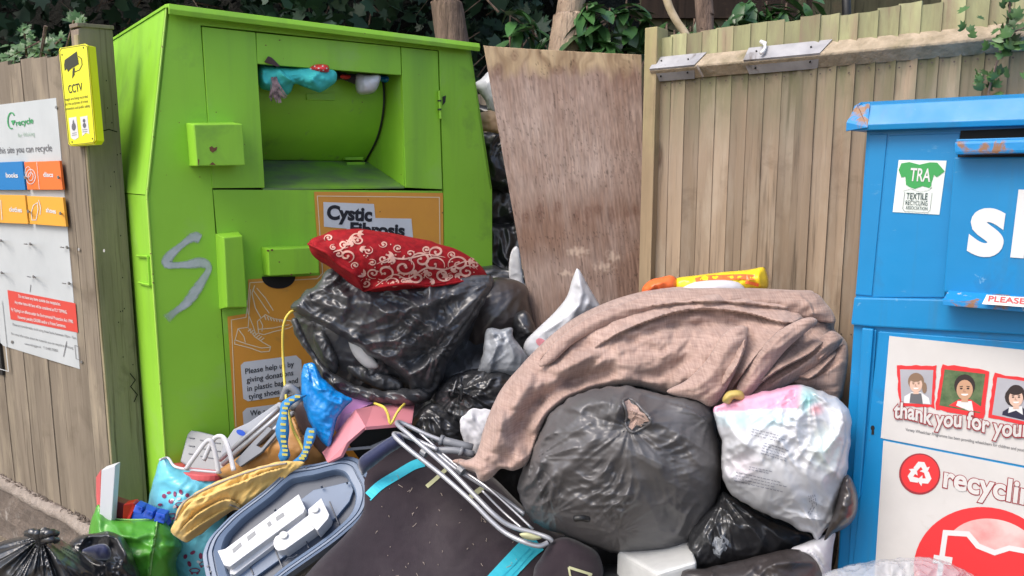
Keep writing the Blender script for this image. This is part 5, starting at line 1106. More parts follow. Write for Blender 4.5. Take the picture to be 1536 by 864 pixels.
for L_ in ([(560, 432), (590, 412), (612, 418), (640, 402), (668, 404), (700, 392), (716, 404)], [(500, 378), (515, 372), (530, 352), (545, 352)], [(565, 396), (585, 388), (610, 388), (640, 382), (668, 386)]): ribbon(em, cush, L_, 2.6, .0021, True, 8)
for _ in range(60):
    x_, y_ = rr.uniform(545, 715), rr.uniform(366, 430)
    if y_ > 432-(x_-545)*.07 or y_ < 352+(x_-545)*.22: continue
    patch(em, cush, ell(x_, y_, rr.uniform(.9, 1.8), rr.uniform(.8, 1.5), 7), .0022, 2)
em.build('scroll_embroidery', m_silk, cush.o)
# --- blue polythene and yellow drawstring
s = pillow('blue_bag', [(453, 553), (460, 545), (472, 546), (484, 566), (498, 580), (516, 592), (528, 598), (524, 606), (512, 618), (504, 634), (500, 652), (494, 670), (484, 664), (470, 645), (460, 622), (453, 595)], (2.19, .0, -.03), .035, .05, m_bluebag,
    lines=[(70, .012, 60, 9)], crum=[(.010, 18)], step=1.7, seed=14, jitter=1.4); tag(s.o, 'bright blue polythene bag hanging below the torn black bag', 'plastic bag')
q = MB(); pth_ = path([(448, 466, 2.28), (436, 468, 2.25), (427, 482, 2.24), (424, 505, 2.24), (425, 544, 2.24), (428, 585, 2.2), (433, 620, 2.17), (440, 645, 2.15), (450, 664, 2.14), (460, 684, 2.13)], 6); q.tube(pth_, .0042, 6)
tag(q.build('drawstring', m_cord, None, smooth=True), 'long yellow drawstring hanging from the left of the torn black bag', 'drawstring')
q = MB(); q.tube(path([(562, 605, 2.2), (576, 611, 2.16), (582, 622, 2.15), (586, 636, 2.14), (594, 622, 2.15), (600, 613, 2.16), (607, 606, 2.2)], 3), .0042, 6)
tag(q.build('drawstring', m_cord, None, smooth=True), 'short yellow drawstring in a V below the torn black bag mouth', 'drawstring')
# --- pink and lilac box
t = thing('gift_box', 'open pink cardboard box with lilac side lying tilted under the torn black bag', 'box')
def slab(mb, pts, th=.006):
    p = [P(*a) for a in pts]; n_ = nrm(np.cross(p[1]-p[0], p[2]-p[0])); 
    if n_ @ (CAM-p[0]) < 0: n_ = -n_
    mb.prism(p, -n_*th); return mb
slab(MB(), [(482, 676, 2.2), (533, 614, 2.2), (548, 640, 2.12), (521, 664, 2.12), (511, 684, 2.12), (491, 694, 2.13)], .01).build('box_side', m_pink, t, bevel=.001)
slab(MB(), [(533, 614, 2.2), (560, 608, 2.28), (622, 606, 2.34), (618, 634, 2.2), (548, 640, 2.12)], .01).build('box_flap', m_pink, t, bevel=.001)
slab(MB(), [(493, 634, 2.28), (515, 594, 2.28), (562, 604, 2.3), (532, 616, 2.24), (506, 650, 2.24)], .006).build('lilac_panel', m_lil, t, bevel=.001)
slab(MB(), [(521, 664, 2.13), (548, 640, 2.13), (618, 634, 2.21), (590, 668, 2.2), (540, 690, 2.18)], .004).build('box_inside', m_dark, t)
slab(MB(), [(512, 677, 2.125), (560, 673, 2.16), (585, 660, 2.18), (583, 657, 2.18), (556, 669, 2.16), (513, 673, 2.125)], .003).build('inner_edge', m_gpl, t)
# --- grey handle, tubes, tan bag, crate
t = thing('folding_pushchair', 'grey plastic and tube frame with blue oval badge leaning against the green bank', 'frame')
q = MB()
for a, b in ((((334, 697, 2.28)), (438, 606, 2.24)), ((345, 704, 2.25), (445, 614, 2.22)), ((330, 690, 2.3), (418, 612, 2.28))): q.tube(path([a, b], 2), .0075, 8)
q.build('tube', m_tube, t, smooth=True)
MB().plate(pl3((345, 690, 2.31), (430, 620, 2.28), (340, 660, 2.33)), [(334, 668), (350, 644), (372, 634), (418, 603), (430, 612), (380, 660), (345, 690), (330, 688)], 0, .012).build('casing', M('light grey plastic', (.34, .36, .4), rough=.35), t, bevel=.003)
q = MB(); q.plate(pl3((345, 690, 2.302), (430, 620, 2.272), (340, 660, 2.322)), ell(361, 649, 7, 4, 16, 25), .009, .002); q.build('oval_badge', m_toyb, t)
q = MB(); q.tube(path([(424, 600, 2.2), (432, 580, 2.2), (446, 590, 2.2), (448, 604, 2.2), (436, 612, 2.2)], 5), .011, 8); q.build('grip', m_gpl, t, smooth=True)
q = MB(); q.plate(pl3((385, 670, 2.2), (440, 620, 2.2), (390, 650, 2.22)), [(352, 692), (378, 664), (402, 640), (408, 644), (384, 668), (392, 672), (414, 646), (418, 648), (392, 678), (360, 700)], 0, .01); q.build('hinge_bracket', m_gpl, t, bevel=.002)
s = pillow('tan_bag', [(325, 712), (350, 690), (378, 672), (400, 655), (416, 636), (440, 612), (462, 612), (482, 640), (498, 672), (500, 700), (470, 712), (420, 715), (370, 725)], (2.26, 0, 0), .07, .06, m_tan,
    folds=[([(400, 668), (425, 672), (452, 690)], .012, 14, 'r'), ([(440, 625), (452, 655), (462, 690)], .014, 8, 's')], seed=15, rough=.002); tag(s.o, 'caramel tan leather bag slumped behind the yellow cloth', 'bag')
q = pillow('brown_flap', [(440, 612), (452, 600), (468, 612), (486, 645), (500, 680), (492, 690), (470, 668), (452, 650)], (2.2, 0, 0), .02, .02, m_brown); q.o.parent = s.o
for i, (pts, lab) in enumerate((([(452, 592, 2.16), (430, 606, 2.15), (425, 628, 2.13), (424, 655, 2.12), (427, 676, 2.12), (425, 692, 2.12)], 'left woven blue and yellow strap hanging over the tan bag'), ([(468, 642, 2.16), (463, 664, 2.13), (455, 684, 2.12), (447, 692, 2.12)], 'right woven blue and yellow strap hanging over the tan bag'))):
    c = cat_rom(pts, False, 6); q = MB(); n_ = len(c); wv_ = []
    for j in range(n_):
        w_ = (9 if i == 0 else 7.5)*(.85+.25*math.sin(j*.5)); 
        if i == 0 and j > n_-5: w_ *= max(.25, (n_-j)/5)
        q.v += [P(c[j][0]-w_, c[j][1], c[j][2]), P(c[j][0]+w_*.3, c[j][1]+1, c[j][2]-.006), P(c[j][0]+w_, c[j][1], c[j][2])]
    q.f = [(3*j+e, 3*j+e+1, 3*j+e+4, 3*j+e+3) for j in range(n_-1) for e in (0, 1)]
    o = q.build('strap', m_strap, None, smooth=True); o.modifiers.new('s', 'SOLIDIFY').thickness = .003; tag(o, lab, 'strap', 'woven straps')
    q = MB()
    for j in range(2, n_-4, 2): x_, y_, Y_ = c[j]; k = len(q.v); q.v += [P(x_-3.5, y_-2.5, Y_-.0105), P(x_+4.5, y_-2, Y_-.0105), P(x_+4.5, y_+1.6, Y_-.0105), P(x_-3.5, y_+1.2, Y_-.0105)]; q.f.append((k, k+1, k+2, k+3))
    q.build('woven_mark', m_strapy, o)
t = thing('storage_lid', 'grey ribbed plastic crate lid standing against the green bank', 'crate lid')
cpn = pl3((272, 688, 2.36), (345, 690, 2.34), (295, 648, 2.42))
MB().plate(cpn, [(270, 692), (277, 665), (281, 651), (286, 645), (300, 647), (340, 657), (380, 660), (372, 712), (300, 712)], 0, .02).build('lid_plate', m_gpl, t, bevel=.004)
q = MB()
for y in (655, 667, 679): q.plate(cpn, [(283, y), (291, y+1.5), (290.5, y+3), (282.5, y+1.5)], .004, .004); q.plate(cpn, [(300, y+4), (330, y+9), (330, y+10.5), (300, y+5.5)], .0035, .004)
q.build('rib', m_trayd, t)
# --- blue printed shopping bag with coral tub
t = thing('shopping_bag', 'pale blue printed shopping bag with white handles holding a coral tub lid', 'shopping bag')
def aquacol(X, Y): return np.tile(np.array([.1, .45, .6]), X.shape+(1,))
s = pillow('bag_body', [(240, 690), (252, 688), (264, 700), (290, 706), (330, 710), (356, 712), (345, 730), (340, 780), (345, 870), (330, 905), (270, 905), (240, 860), (226, 800), (221, 768), (224, 745), (232, 715)], (2.3, 0, 0), .10, .12, m_aqua,
    folds=[([(245, 700), (262, 722), (300, 735)], .01, 9, 'r'), ([(228, 760), (250, 750), (270, 770)], .01, 8, 'r')], lines=[(10, .006, 40, 12)], crum=[(.006, 28)], seed=16, jitter=1, parent=t)
bagb = s
q = MB(); q.tube(path([(240, 690, 2.26), (252, 687, 2.3), (263, 700, 2.2), (290, 705, 2.18), (332, 709, 2.18)], 5), .004, 6); q.build('white_rim', m_cloth_w, t, smooth=True)
q = MB(); cpl = pl3((250, 700, 2.33), (340, 705, 2.33), (300, 686, 2.5)); q.plate(cpl, ell(299, 699, 49, 13, 36, 5), 0, .02); q.build('tub_lid', m_coral, t, bevel=.004)
for i, L_ in enumerate(([(279, 704, 2.18), (293, 684, 2.17), (308, 664, 2.17), (316, 661, 2.17), (321, 672, 2.17), (325, 690, 2.17), (328, 708, 2.17)], [(306, 690, 2.26), (318, 664, 2.24), (326, 655, 2.23), (336, 657, 2.22), (344, 676, 2.2), (351, 706, 2.18)])):
    c = cat_rom(L_, False, 6); q = MB(); n_ = len(c)
    for j in range(n_):
        tt = nrm(np.append((c[min(j+1, n_-1)]-c[max(j-1, 0)])[:2], 0))[:2]; nn = np.array([-tt[1], tt[0]])*3.4; q.v += [P(c[j][0]-nn[0], c[j][1]-nn[1], c[j][2]), P(c[j][0]+nn[0], c[j][1]+nn[1], c[j][2])]
    q.f = [(2*j, 2*j+1, 2*j+3, 2*j+2) for j in range(n_-1)]; o = q.build('handle', m_cloth_w, t, smooth=True); o.modifiers.new('s', 'SOLIDIFY').thickness = .003
q = MB(); rr = random.Random(8)
for (x_, y_) in ((246, 744), (253, 739), (262, 741), (271, 738), (281, 743), (240, 757), (256, 752), (288, 748), (278, 835), (289, 829), (301, 834), (311, 822), (317, 812), (284, 846)):
    a_ = rr.uniform(0, 360); patch(q, bagb, ell(x_, y_, rr.uniform(2, 3.6), rr.uniform(3, 5), 9, a_), .003, 2)
for (x_, y_) in ((243, 768), (257, 774), (270, 757), (292, 856), (306, 846)):
    pts = [(x_+rr.uniform(.7, 1.2)*7*math.cos(a), y_+rr.uniform(.7, 1.2)*4*math.sin(a)) for a in np.linspace(0, 6.28, 9)]; ribbon(q, bagb, pts, 1.5, .003)
    for e in (-4, 4): patch(q, bagb, ell(x_+e, y_+4, 1.8, 1.8, 7), .003, 2)
q.build('wine_print', m_wine, bagb.o)['kind'] = 'stuff'
q = MB()
for (x_, y_) in ((258, 750), (268, 748), (276, 752), (262, 760), (270, 764), (256, 780), (266, 776), (298, 843), (310, 838), (316, 828)): patch(q, bagb, ell(x_, y_, 3.4, 2.2, 8, rr.uniform(-60, 60)), .003, 2)
q.build('white_print', m_cloth_w, bagb.o)['kind'] = 'stuff'
# --- yellow cloth
s = pillow('yellow_cloth', [(456, 694), (450, 701), (438, 708), (424, 722), (408, 736), (394, 748), (382, 762), (371, 770), (362, 768), (350, 766), (334, 776), (318, 788), (302, 801), (290, 808), (279, 814), (268, 808), (257, 797), (262, 780), (267, 764), (276, 752), (288, 743), (317, 726), (356, 710), (392, 699), (424, 692), (445, 692)],
    (2.1, 0, 0), .028, .04, m_cloth_y, step=1.5, seed=17, p=.8, jitter=1.2, lines=[(-38, .008, 50, 9, 'c'), (-60, .004, 30, 7, 'c')],
    folds=[([(258, 796), (274, 770), (290, 752), (317, 740), (356, 725), (400, 708), (430, 700)], .036, 9, 's'), ([(268, 798), (290, 776), (310, 762), (335, 750), (352, 752), (368, 768)], .036, 9, 's'), ([(272, 806), (300, 786), (325, 770), (348, 760)], .02, 8, 's'), ([(345, 742), (372, 726), (400, 716), (430, 705)], -.014, 9, 'r'), ([(266, 790), (290, 766), (318, 748)], .012, 4, 'r')], rough=.0015)
tag(s.o, 'folded mustard yellow cloth draped over the end of the toy boat', 'cloth'); q = MB(); q.tube(cord(s, [(263, 780), (276, 754), (300, 738), (340, 720), (392, 702), (430, 695)], .003), .0028, 5); q.tube(cord(s, [(345, 757), (358, 762), (369, 768)], .003), .0028, 5); q.build('hem', M('grey hem', (.3, .27, .24), rough=.9), s.o, smooth=True)
# --- toy boat tray
t = thing('toy_boat', 'grey blue plastic toy boat tray with white moulded cabins', 'toy boat')
TP = pl3((310, 840, 1.93), (540, 690, 2.14), (450, 864, 1.90))
outer = cat_rom([(305, 842), (306, 826), (314, 808), (330, 790), (350, 771), (396, 736), (431, 706), (452, 699), (477, 695), (505, 688), (524, 685), (540, 691), (550, 708), (558, 725), (558, 746), (547, 771), (520, 797), (491, 820), (431, 862), (380, 900), (340, 908), (316, 885)], True, 5)
oc = outer.mean(0)
def inset(k, dx=0, dy=0): return [(oc[0]+(x_-oc[0])*k+dx, oc[1]+(y_-oc[1])*k+dy) for x_, y_ in outer]
q = MB()
rings = [(1.0, -.035), (1.0, 0), (.955, .002), (.95, -.004), (.94, -.004), (.935, .002), (.895, .002), (.89, -.004), (.88, -.004), (.875, .001), (.80, -.004), (.785, -.010), (.77, -.034)]
n_ = len(outer)
for k_, h_ in rings:
    for x_, y_ in inset(k_): q.v.append(TP.at(x_, y_, 0)+TP.n*h_)
for r_ in range(len(rings)-1):
    for i in range(n_): j = (i+1) % n_; q.f.append((r_*n_+i, r_*n_+j, (r_+1)*n_+j, (r_+1)*n_+i))
q.f.append(tuple(range((len(rings)-1)*n_, len(rings)*n_)))
rim = q.build('rim', m_tray, t, smooth=False)
for f in rim.data.polygons: f.use_smooth = False
q = MB(); ii = inset(.775); q.f.append(tuple(range(n_)));  q.v = [TP.at(x_, y_, 0)-TP.n*.032 for x_, y_ in ii]; q.build('well', m_trayd, t)
q = MB(); ii = inset(1.0); q.v = [TP.at(x_, y_, 0)-TP.n*.036 for x_, y_ in ii]+[TP.at(x_, y_, 0)-TP.n*.10 for x_, y_ in inset(.86)]; q.f = [(i, (i+1) % n_, n_+(i+1) % n_, n_+i) for i in range(n_)]+[tuple(range(n_, 2*n_))]; q.build('hull', m_trayd, t, smooth=False)
# raised deck in the well
def tplate(nm, poly, h1, th, m, par=t, bev=.0015): return MB().plate(TP, poly, h1, th).build(nm, m, par, bevel=bev)
tplate('deck', [(330, 840), (352, 822), (400, 790), (440, 758), (470, 735), (505, 727), (525, 722), (530, 735), (524, 752), (505, 775), (468, 805), (430, 832), (385, 864), (345, 890), (322, 872)], -.018, .013, m_tray)
q = MB()
for a, b in (((410, 818), (424, 853)), ((494, 752), (508, 786)), ((456, 800), (463, 822)), ((375, 850), (380, 862)), ((410, 822), (375, 850))): q.tube([TP.at(*a, -.016), TP.at(*b, -.016)], .002, 5)
q.tube([TP.at(x_, y_, -.015) for x_, y_ in ((428, 842), (432, 837), (440, 836), (446, 832))], .0018, 5); q.build('deck_ridge', m_trayd, t)
q = MB()
for (x_, y_) in ((361, 806), (412, 764), (482, 729), (520, 723), (460, 702), (432, 708), (493, 694), (316, 858), (312, 850)): c = TP.at(x_, y_, 0); q.tube([c-TP.n*.01, c+TP.n*.004], .003, 7)
q.build('peg', m_trayd, t)
cabh = .035
def cab(nm, poly, h1=.02, th=.055, par=t): return MB().plate(TP, poly, h1, th).build(nm, m_cabin, par, bevel=.002)
c1_ = cab('cabin', [(326, 826), (338, 823), (448, 741), (458, 762), (455, 769), (345, 850), (336, 848)], .03, .07)
cab('cabin_step', [(345, 853), (455, 772), (462, 778), (352, 862), (345, 861)], .004, .03)
cab('wheelhouse', ell(419, 814, 9, 12, 16, 0, 90, 300)+[(430, 798), (466, 770), (476, 790), (428, 824)], .022)
cab('front_cabin', [(462, 764), (482, 747), (494, 772), (492, 778), (476, 796), (464, 784)], .034)
m_winw = M('cabin window grey', (.22, .23, .24), rough=.5)
for w4 in ([(413, 776), (425, 768), (427, 774), (415, 782)], [(400, 785), (405, 781), (408, 787), (403, 791)], [(370, 805), (382, 796), (384, 802), (372, 812)], [(348, 824), (361, 813), (363, 819), (350, 830)]): MB().flat(TP, w4, .0308).build('window', m_winw, c1_)
m_mo = M('pale grey moulding', (.5, .51, .52), rough=.4)
for (a_, b_, h_) in ((425, 802, .030), (472, 763, .042)): MB().plate(TP, ell(a_, b_, 6.5, 5.5, 12, -20), h_, .008).build('hatch', m_mo, t, bevel=.001)
# --- dark padded furniture with cyan trim
s = pillow('padded_panel', [(540, 700), (560, 680), (595, 655), (620, 645), (650, 650), (690, 672), (740, 715), (790, 765), (835, 800), (850, 812), (850, 930), (800, 960), (500, 960), (440, 900), (470, 850), (520, 800), (545, 760)],
    (2.06, .04, -.20), .09, .10, m_mat, p=.22, step=3, seed=18, rough=.0012, folds=[([(560, 752), (640, 700), (700, 690)], .004, 20, 'r'), ([(640, 780), (700, 830)], .006, 40, 'r')])
mat_ = s; tag(s.o, 'large dark padded panel with cyan trim bands lying in the front of the heap', 'padded panel')
q = MB()
def band(L_, w_): 
    ribbon(q, mat_, L_, w_, .003)
band([(551, 746), (570, 728), (596, 712), (620, 698), (636, 693)], 14)
q.build('cyan_band', m_cyan, mat_.o)
q = MB(); band([(740, 878), (764, 852), (790, 825), (806, 812)], 32); q.build('cyan_band', m_cyan, mat_.o)
q = MB(); ribbon(q, mat_, [(750, 868), (772, 846), (795, 822)], 1.5, .0042); ribbon(q, mat_, [(760, 872), (780, 850), (801, 826)], 1.2, .0042); q.build('band_crease', M('deep cyan', (.02, .36, .50), rough=.7), mat_.o)
q = MB(); band([(640, 730), (655, 717), (669, 704)], 6); q.build('pale_tape', m_tape, mat_.o); q = MB(); band([(703, 748), (714, 739), (726, 730)], 8); q.build('pale_tape', m_tape, mat_.o)
s = pillow('navy_strip', [(538, 690), (560, 672), (596, 650), (606, 660), (604, 668), (580, 684), (552, 706), (543, 712)], (2.05, 0, 0), .02, .02, m_navy); tag(s.o, 'navy velvet strip between pink box and cyan trim', 'fabric strip')
s = pillow('dark_cushion', [(800, 862), (812, 835), (828, 812), (850, 806), (876, 816), (898, 832), (905, 870), (890, 930), (810, 930)], (1.86, 0, 0), .07, .08, m_mat, p=.4, seed=19, rough=.001); tag(s.o, 'rounded dark padded end beside the large padded panel', 'padded end')
q = MB(); ribbon(q, s, [(853, 851), (856, 866), (862, 880)], 3, .003); ribbon(q, s, [(853, 851), (872, 857), (888, 862)], 4, .003); ribbon(q, s, [(860, 880), (876, 870), (888, 861)], 3, .003); q.build('triangle_tag', m_tape, s.o)
st_ = MB(); rr = random.Random(2)
for i in range(60):
    x_, y_ = rr.uniform(560, 790), rr.uniform(700, 866); 
    if (x_-560)*.85 + 735 > y_+ 190 or x_ < 560+ (y_-740)*-.6 or y_ < 690+(x_-600)*.65: continue
    a = rr.choice([1.1, 1.9, 2.2, .6])+rr.uniform(-.4, .4); l = rr.choice([1.5, 2, 2.5, 3, 5, 8]); dx_, dy_ = math.cos(a)*l, -math.sin(a)*l
    c = [P(u_, v_, mat_.samp(u_, v_)-.004) for u_, v_ in ((x_-dx_/2, y_-dy_/2), (x_+rr.uniform(-1, 1), y_), (x_+dx_/2, y_+dy_/2))]; st_.tube(c, .0008, 3)
o = st_.build('straw_bits', m_straw, None); tag(o, 'scattered pale straw bits on the dark padded panel', 'straw', kind='stuff')
# --- folded metal chair frame
t = thing('folding_chair', 'folded grey tubular chair frame lying across the dark padded panel', 'chair')
def Q(zx, zy, Y_): return (540+zx/2.8417, 560+zy/2.8417, Y_)
q = MB(); q.tube(path([Q(330, 325, 2.02), Q(240, 285, 2.05), Q(160, 258, 2.06), Q(148, 268, 2.04), Q(210, 325, 2.0), Q(350, 435, 1.95), Q(480, 550, 1.89), Q(560, 630, 1.86), Q(620, 680, 1.84), Q(690, 715, 1.82), Q(760, 735, 1.81), Q(800, 722, 1.82)], 6), .0064, 10); q.build('frame_tube', m_tube, t, smooth=True)
q = MB(); q.tube(path([Q(470, 330, 2.06), Q(300, 268, 2.08), Q(180, 212, 2.10), Q(160, 218, 2.07), Q(220, 270, 2.02), Q(370, 400, 1.96), Q(480, 510, 1.9), Q(570, 600, 1.86), Q(640, 650, 1.85), Q(740, 680, 1.84), Q(800, 700, 1.83), Q(818, 715, 1.83)], 6), .0064, 10); q.build('frame_tube', m_tube, t, smooth=True)
q = MB(); q.tube(path([Q(312, 325, 2.04), Q(400, 400, 2.0), Q(510, 470, 1.97), Q(620, 540, 1.93), Q(700, 600, 1.90)], 6), .006, 10); q.build('frame_tube', m_tube, t, smooth=True)
for L_ in ([Q(255, 255, 2.07), Q(420, 400, 2.0), Q(560, 500, 1.93), Q(738, 665, 1.86)], [Q(520, 500, 1.93), Q(610, 590, 1.9), Q(690, 660, 1.86)]): MB().tube(path(L_, 6), .0035, 7).build('wire_brace', M('bright wire', (.5, .5, .52), rough=.3, metal=.6), t, smooth=True)
q = MB(); q.tube(path([Q(350, 285, 2.06), Q(480, 318, 2.05)], 3), .012, 10); q.tube(path([Q(342, 283, 2.062), Q(356, 287, 2.06)], 2), .015, 10); q.build('leg_tube', m_gpl, t, smooth=True)
q = MB(); q.tube(path([Q(310, 330, 2.04), Q(400, 328, 2.03), Q(485, 345, 2.03)], 3), .010, 10); q.tube(path([Q(425, 330, 2.02), Q(438, 335, 2.02)], 2), .013, 10); q.build('leg_tube', m_gpl, t, smooth=True)
q = MB(); q.tube(path([Q(420, 405, 1.98), Q(440, 422, 1.97)], 2), .012, 8); q.tube(path([Q(265, 330, 2.01), Q(285, 345, 2.0)], 2), .011, 8); q.build('clamp', m_gpl, t)
s = pillow('green_tag', [Q(680, 685, 0)[:2], Q(710, 678, 0)[:2], Q(745, 688, 0)[:2], Q(775, 702, 0)[:2], Q(740, 712, 0)[:2], Q(700, 705, 0)[:2]], (1.80, 0, 0), .01, .01, m_tape, step=1.2, rough=.003); tag(s.o, 'scrap of pale green paper caught at the end of the chair frame', 'paper scrap')
# --- orange and yellow bag behind the curtain
t = thing('vinyl_bag', 'yellow and orange vinyl bag lying on top of the brown curtain by the fence', 'bag')
s = pillow('yellow_part', [(1008, 432), (1012, 420), (1020, 416), (1045, 413), (1085, 408), (1120, 405), (1142, 401), (1148, 404), (1152, 430), (1130, 440), (1060, 445), (1020, 440)], (2.16, .0, 0), .05, .05, m_cyel, rough=.004, seed=30, folds=[([(1140, 403), (1138, 418), (1142, 432)], .012, 4, 'r')], parent=t)
q = MB(); ribbon(q, s, [(1043, 421), (1062, 417), (1088, 416), (1112, 415), (1132, 416)], 8, .003); ribbon(q, s, [(1118, 423), (1128, 425), (1138, 428)], 5, .003); q.build('orange_print', m_cor, s.o)
pillow('orange_part', [(964, 440), (966, 428), (978, 419), (992, 416), (1006, 413), (1016, 420), (1012, 436), (990, 442)], (2.15, 0, 0), .035, .04, m_cor, rough=.006, seed=31, folds=[([(970, 436), (982, 426), (1000, 422)], .014, 5, 's')], parent=t)
pillow('white_part', [(1015, 440), (1030, 428), (1050, 422), (1085, 420), (1108, 424), (1118, 436), (1100, 446), (1030, 446)], (2.10, 0, 0), .03, .03, m_cloth_w, rough=.002, parent=t)
# --- brown linen curtain
cur = pillow('curtain', [(686, 692), (700, 690), (712, 684), (719, 668), (724, 648), (734, 620), (748, 590), (762, 570), (778, 552), (798, 530), (830, 500), (870, 472), (925, 448), (985, 433), (1030, 430), (1060, 430), (1130, 432), (1190, 435), (1218, 436), (1224, 446), (1248, 468), (1253, 480), (1252, 494), (1266, 508), (1272, 522), (1270, 550), (1266, 580), (1262, 598), (1250, 604), (1236, 592), (1200, 574), (1160, 582), (1120, 594), (1084, 611), (1066, 611), (1050, 597), (1000, 592), (960, 580), (915, 580), (870, 592), (845, 606), (822, 628), (808, 655), (800, 676), (790, 696), (770, 706), (752, 703), (740, 714), (728, 722), (718, 720), (712, 708), (696, 702)],
    (1.97, -.01, -.11), .14, .12, m_linen, step=2.0, seed=40, p=.4, rough=.003,
    folds=[([(1232, 470), (1172, 462), (1110, 455), (1060, 453), (1010, 456), (960, 463), (915, 474), (872, 492), (840, 512), (806, 545)], .030, 34, 's'),
           ([(1236, 488), (1172, 484), (1123, 471), (1065, 464), (1019, 468), (975, 481), (930, 500), (890, 524)], .042, 24, 's'), ([(1122, 491), (1084, 486), (1046, 488), (1010, 488), (965, 502), (925, 524)], -.026, 7, 'r'),
           ([(1010, 492), (950, 506), (900, 532), (850, 560), (812, 600)], .034, 16, 'r'), ([(925, 520), (880, 546), (846, 576)], -.02, 9, 'r'),
           ([(1122, 490), (1116, 526), (1100, 560), (1066, 604)], .07, 30, 's'), ([(1080, 500), (1062, 535), (1030, 565), (1000, 584)], .024, 14, 'r'), ([(1050, 500), (1020, 540), (985, 562), (940, 570)], -.016, 10, 'r'), ([(1098, 500), (1085, 540), (1058, 575)], .016, 7, 'r'),
           ([(1205, 478), (1172, 496), (1145, 523), (1121, 553), (1094, 590)], .07, 19, 's'), ([(1245, 505), (1214, 532), (1165, 558), (1118, 594)], .07, 18, 's'), ([(1268, 520), (1240, 548), (1213, 570), (1170, 582)], .06, 17, 's'), ([(1210, 482), (1200, 505), (1175, 525), (1150, 540)], .045, 12, 's'), ([(1258, 500), (1245, 525), (1225, 545)], .045, 12, 's'), ([(1225, 440), (1238, 460), (1236, 480)], .026, 9, 's'), ([(1255, 560), (1225, 566), (1200, 572)], .024, 8, 's'), ([(1190, 500), (1160, 530), (1135, 560)], .014, 5, 'r'), ([(1230, 510), (1195, 540), (1150, 562)], .014, 5, 'r'),
           ([(796, 684), (786, 648), (794, 618), (822, 592), (870, 568), (930, 558)], -.06, 14, 'r'), ([(800, 652), (828, 612), (870, 588), (930, 572), (1000, 578)], .034, 12, 'r'), ([(800, 560), (775, 590), (755, 630), (742, 680)], .026, 16, 'r'), ([(770, 580), (760, 620), (768, 670)], -.016, 8, 'r'), ([(860, 530), (890, 520), (930, 510), (960, 508)], -.016, 10, 'r'),
           ([(756, 700), (772, 660), (776, 620)], -.024, 9, 'r'), ([(890, 545), (960, 540), (1020, 525), (1060, 505)], .016, 14, 'r'), ([(1075, 604), (1110, 588), (1160, 566), (1200, 556)], .018, 8, 'r'), ([(720, 700), (745, 660), (756, 610)], .012, 7, 'r'), ([(1040, 440), (1060, 446), (1090, 443)], .008, 6, 'r'), ([(1150, 440), (1180, 450), (1215, 452)], .012, 7, 'r')], lines=[(-30, .007, 80, 26, 'c'), (-8, .004, 60, 18, 'c'), (-50, .0035, 40, 12, 'c')])
tag(cur.o, 'large dusty pink brown linen curtain draped over the heap', 'curtain')
for i, (ol, fr_, fo) in enumerate((
    ([(808, 548), (826, 520), (850, 498), (885, 474), (930, 456), (985, 438), (1060, 432), (1150, 434), (1218, 438), (1240, 456), (1250, 470), (1252, 484), (1228, 482), (1165, 470), (1090, 462), (1020, 464), (960, 474), (905, 492), (862, 514), (828, 544)], .035, [([(840, 512), (900, 478), (980, 456), (1080, 448), (1180, 452), (1240, 470)], .008, 7, 'r'), ([(1195, 438), (1215, 455), (1222, 476)], .012, 6, 's')]),
    ([(1104, 588), (1116, 558), (1138, 526), (1166, 498), (1198, 480), (1218, 476), (1226, 484), (1204, 502), (1178, 526), (1154, 556), (1134, 584), (1116, 598)], .035, [([(1120, 570), (1150, 525), (1190, 492)], .010, 5, 'r')]),
    ([(1120, 598), (1146, 568), (1184, 546), (1214, 522), (1238, 500), (1252, 497), (1264, 510), (1246, 532), (1212, 560), (1172, 582), (1140, 594)], .038, [([(1150, 578), (1200, 548), (1245, 512)], .012, 6, 's')]),
    ([(1190, 572), (1216, 558), (1244, 536), (1264, 516), (1272, 526), (1271, 550), (1266, 578), (1258, 600), (1244, 598), (1222, 584)], .035, [([(1210, 572), (1240, 556), (1266, 538)], .012, 6, 's')]),
    ([(1000, 588), (1030, 570), (1060, 540), (1082, 505), (1104, 490), (1120, 492), (1118, 520), (1104, 556), (1082, 596), (1066, 610), (1044, 600)], .026, [([(1040, 592), (1075, 550), (1100, 505)], .010, 8, 'r')]))):
    c_ = np.array(ol).mean(0); pillow('fold', ol, (float(cur.samp(c_[0], c_[1]))+(.012 if i == 0 else .0), -.01, -.11 if i == 0 else -.05), fr_, .05, m_linen, step=1.9, seed=60+i, rough=.002, folds=fo, parent=cur.o, lines=[(-25, .004, 60, 14, 'c')], p=.6)
s = pillow('curtain_hem', [(678, 692), (690, 688), (704, 690), (722, 682), (735, 690), (728, 704), (712, 710), (694, 702)], (1.99, 0, 0), .02, .02, m_linen, folds=[([(682, 694), (700, 696), (725, 690)], .006, 4, 'r')], step=1.6); s.o.parent = cur.o
s = pillow('yellow_peel', [(1084, 603), (1085, 595), (1092, 587), (1104, 585), (1113, 587), (1117, 595), (1115, 602), (1107, 600), (1100, 599), (1094, 606)], (1.70, 0, 0), .018, .02, M('dull yellow plastic', (.5, .38, .10), (.44, .33, .1), sc=30, rough=.5), step=1.2, rough=.003); tag(s.o, 'curled yellow plastic piece on top of the white bag', 'plastic scrap')
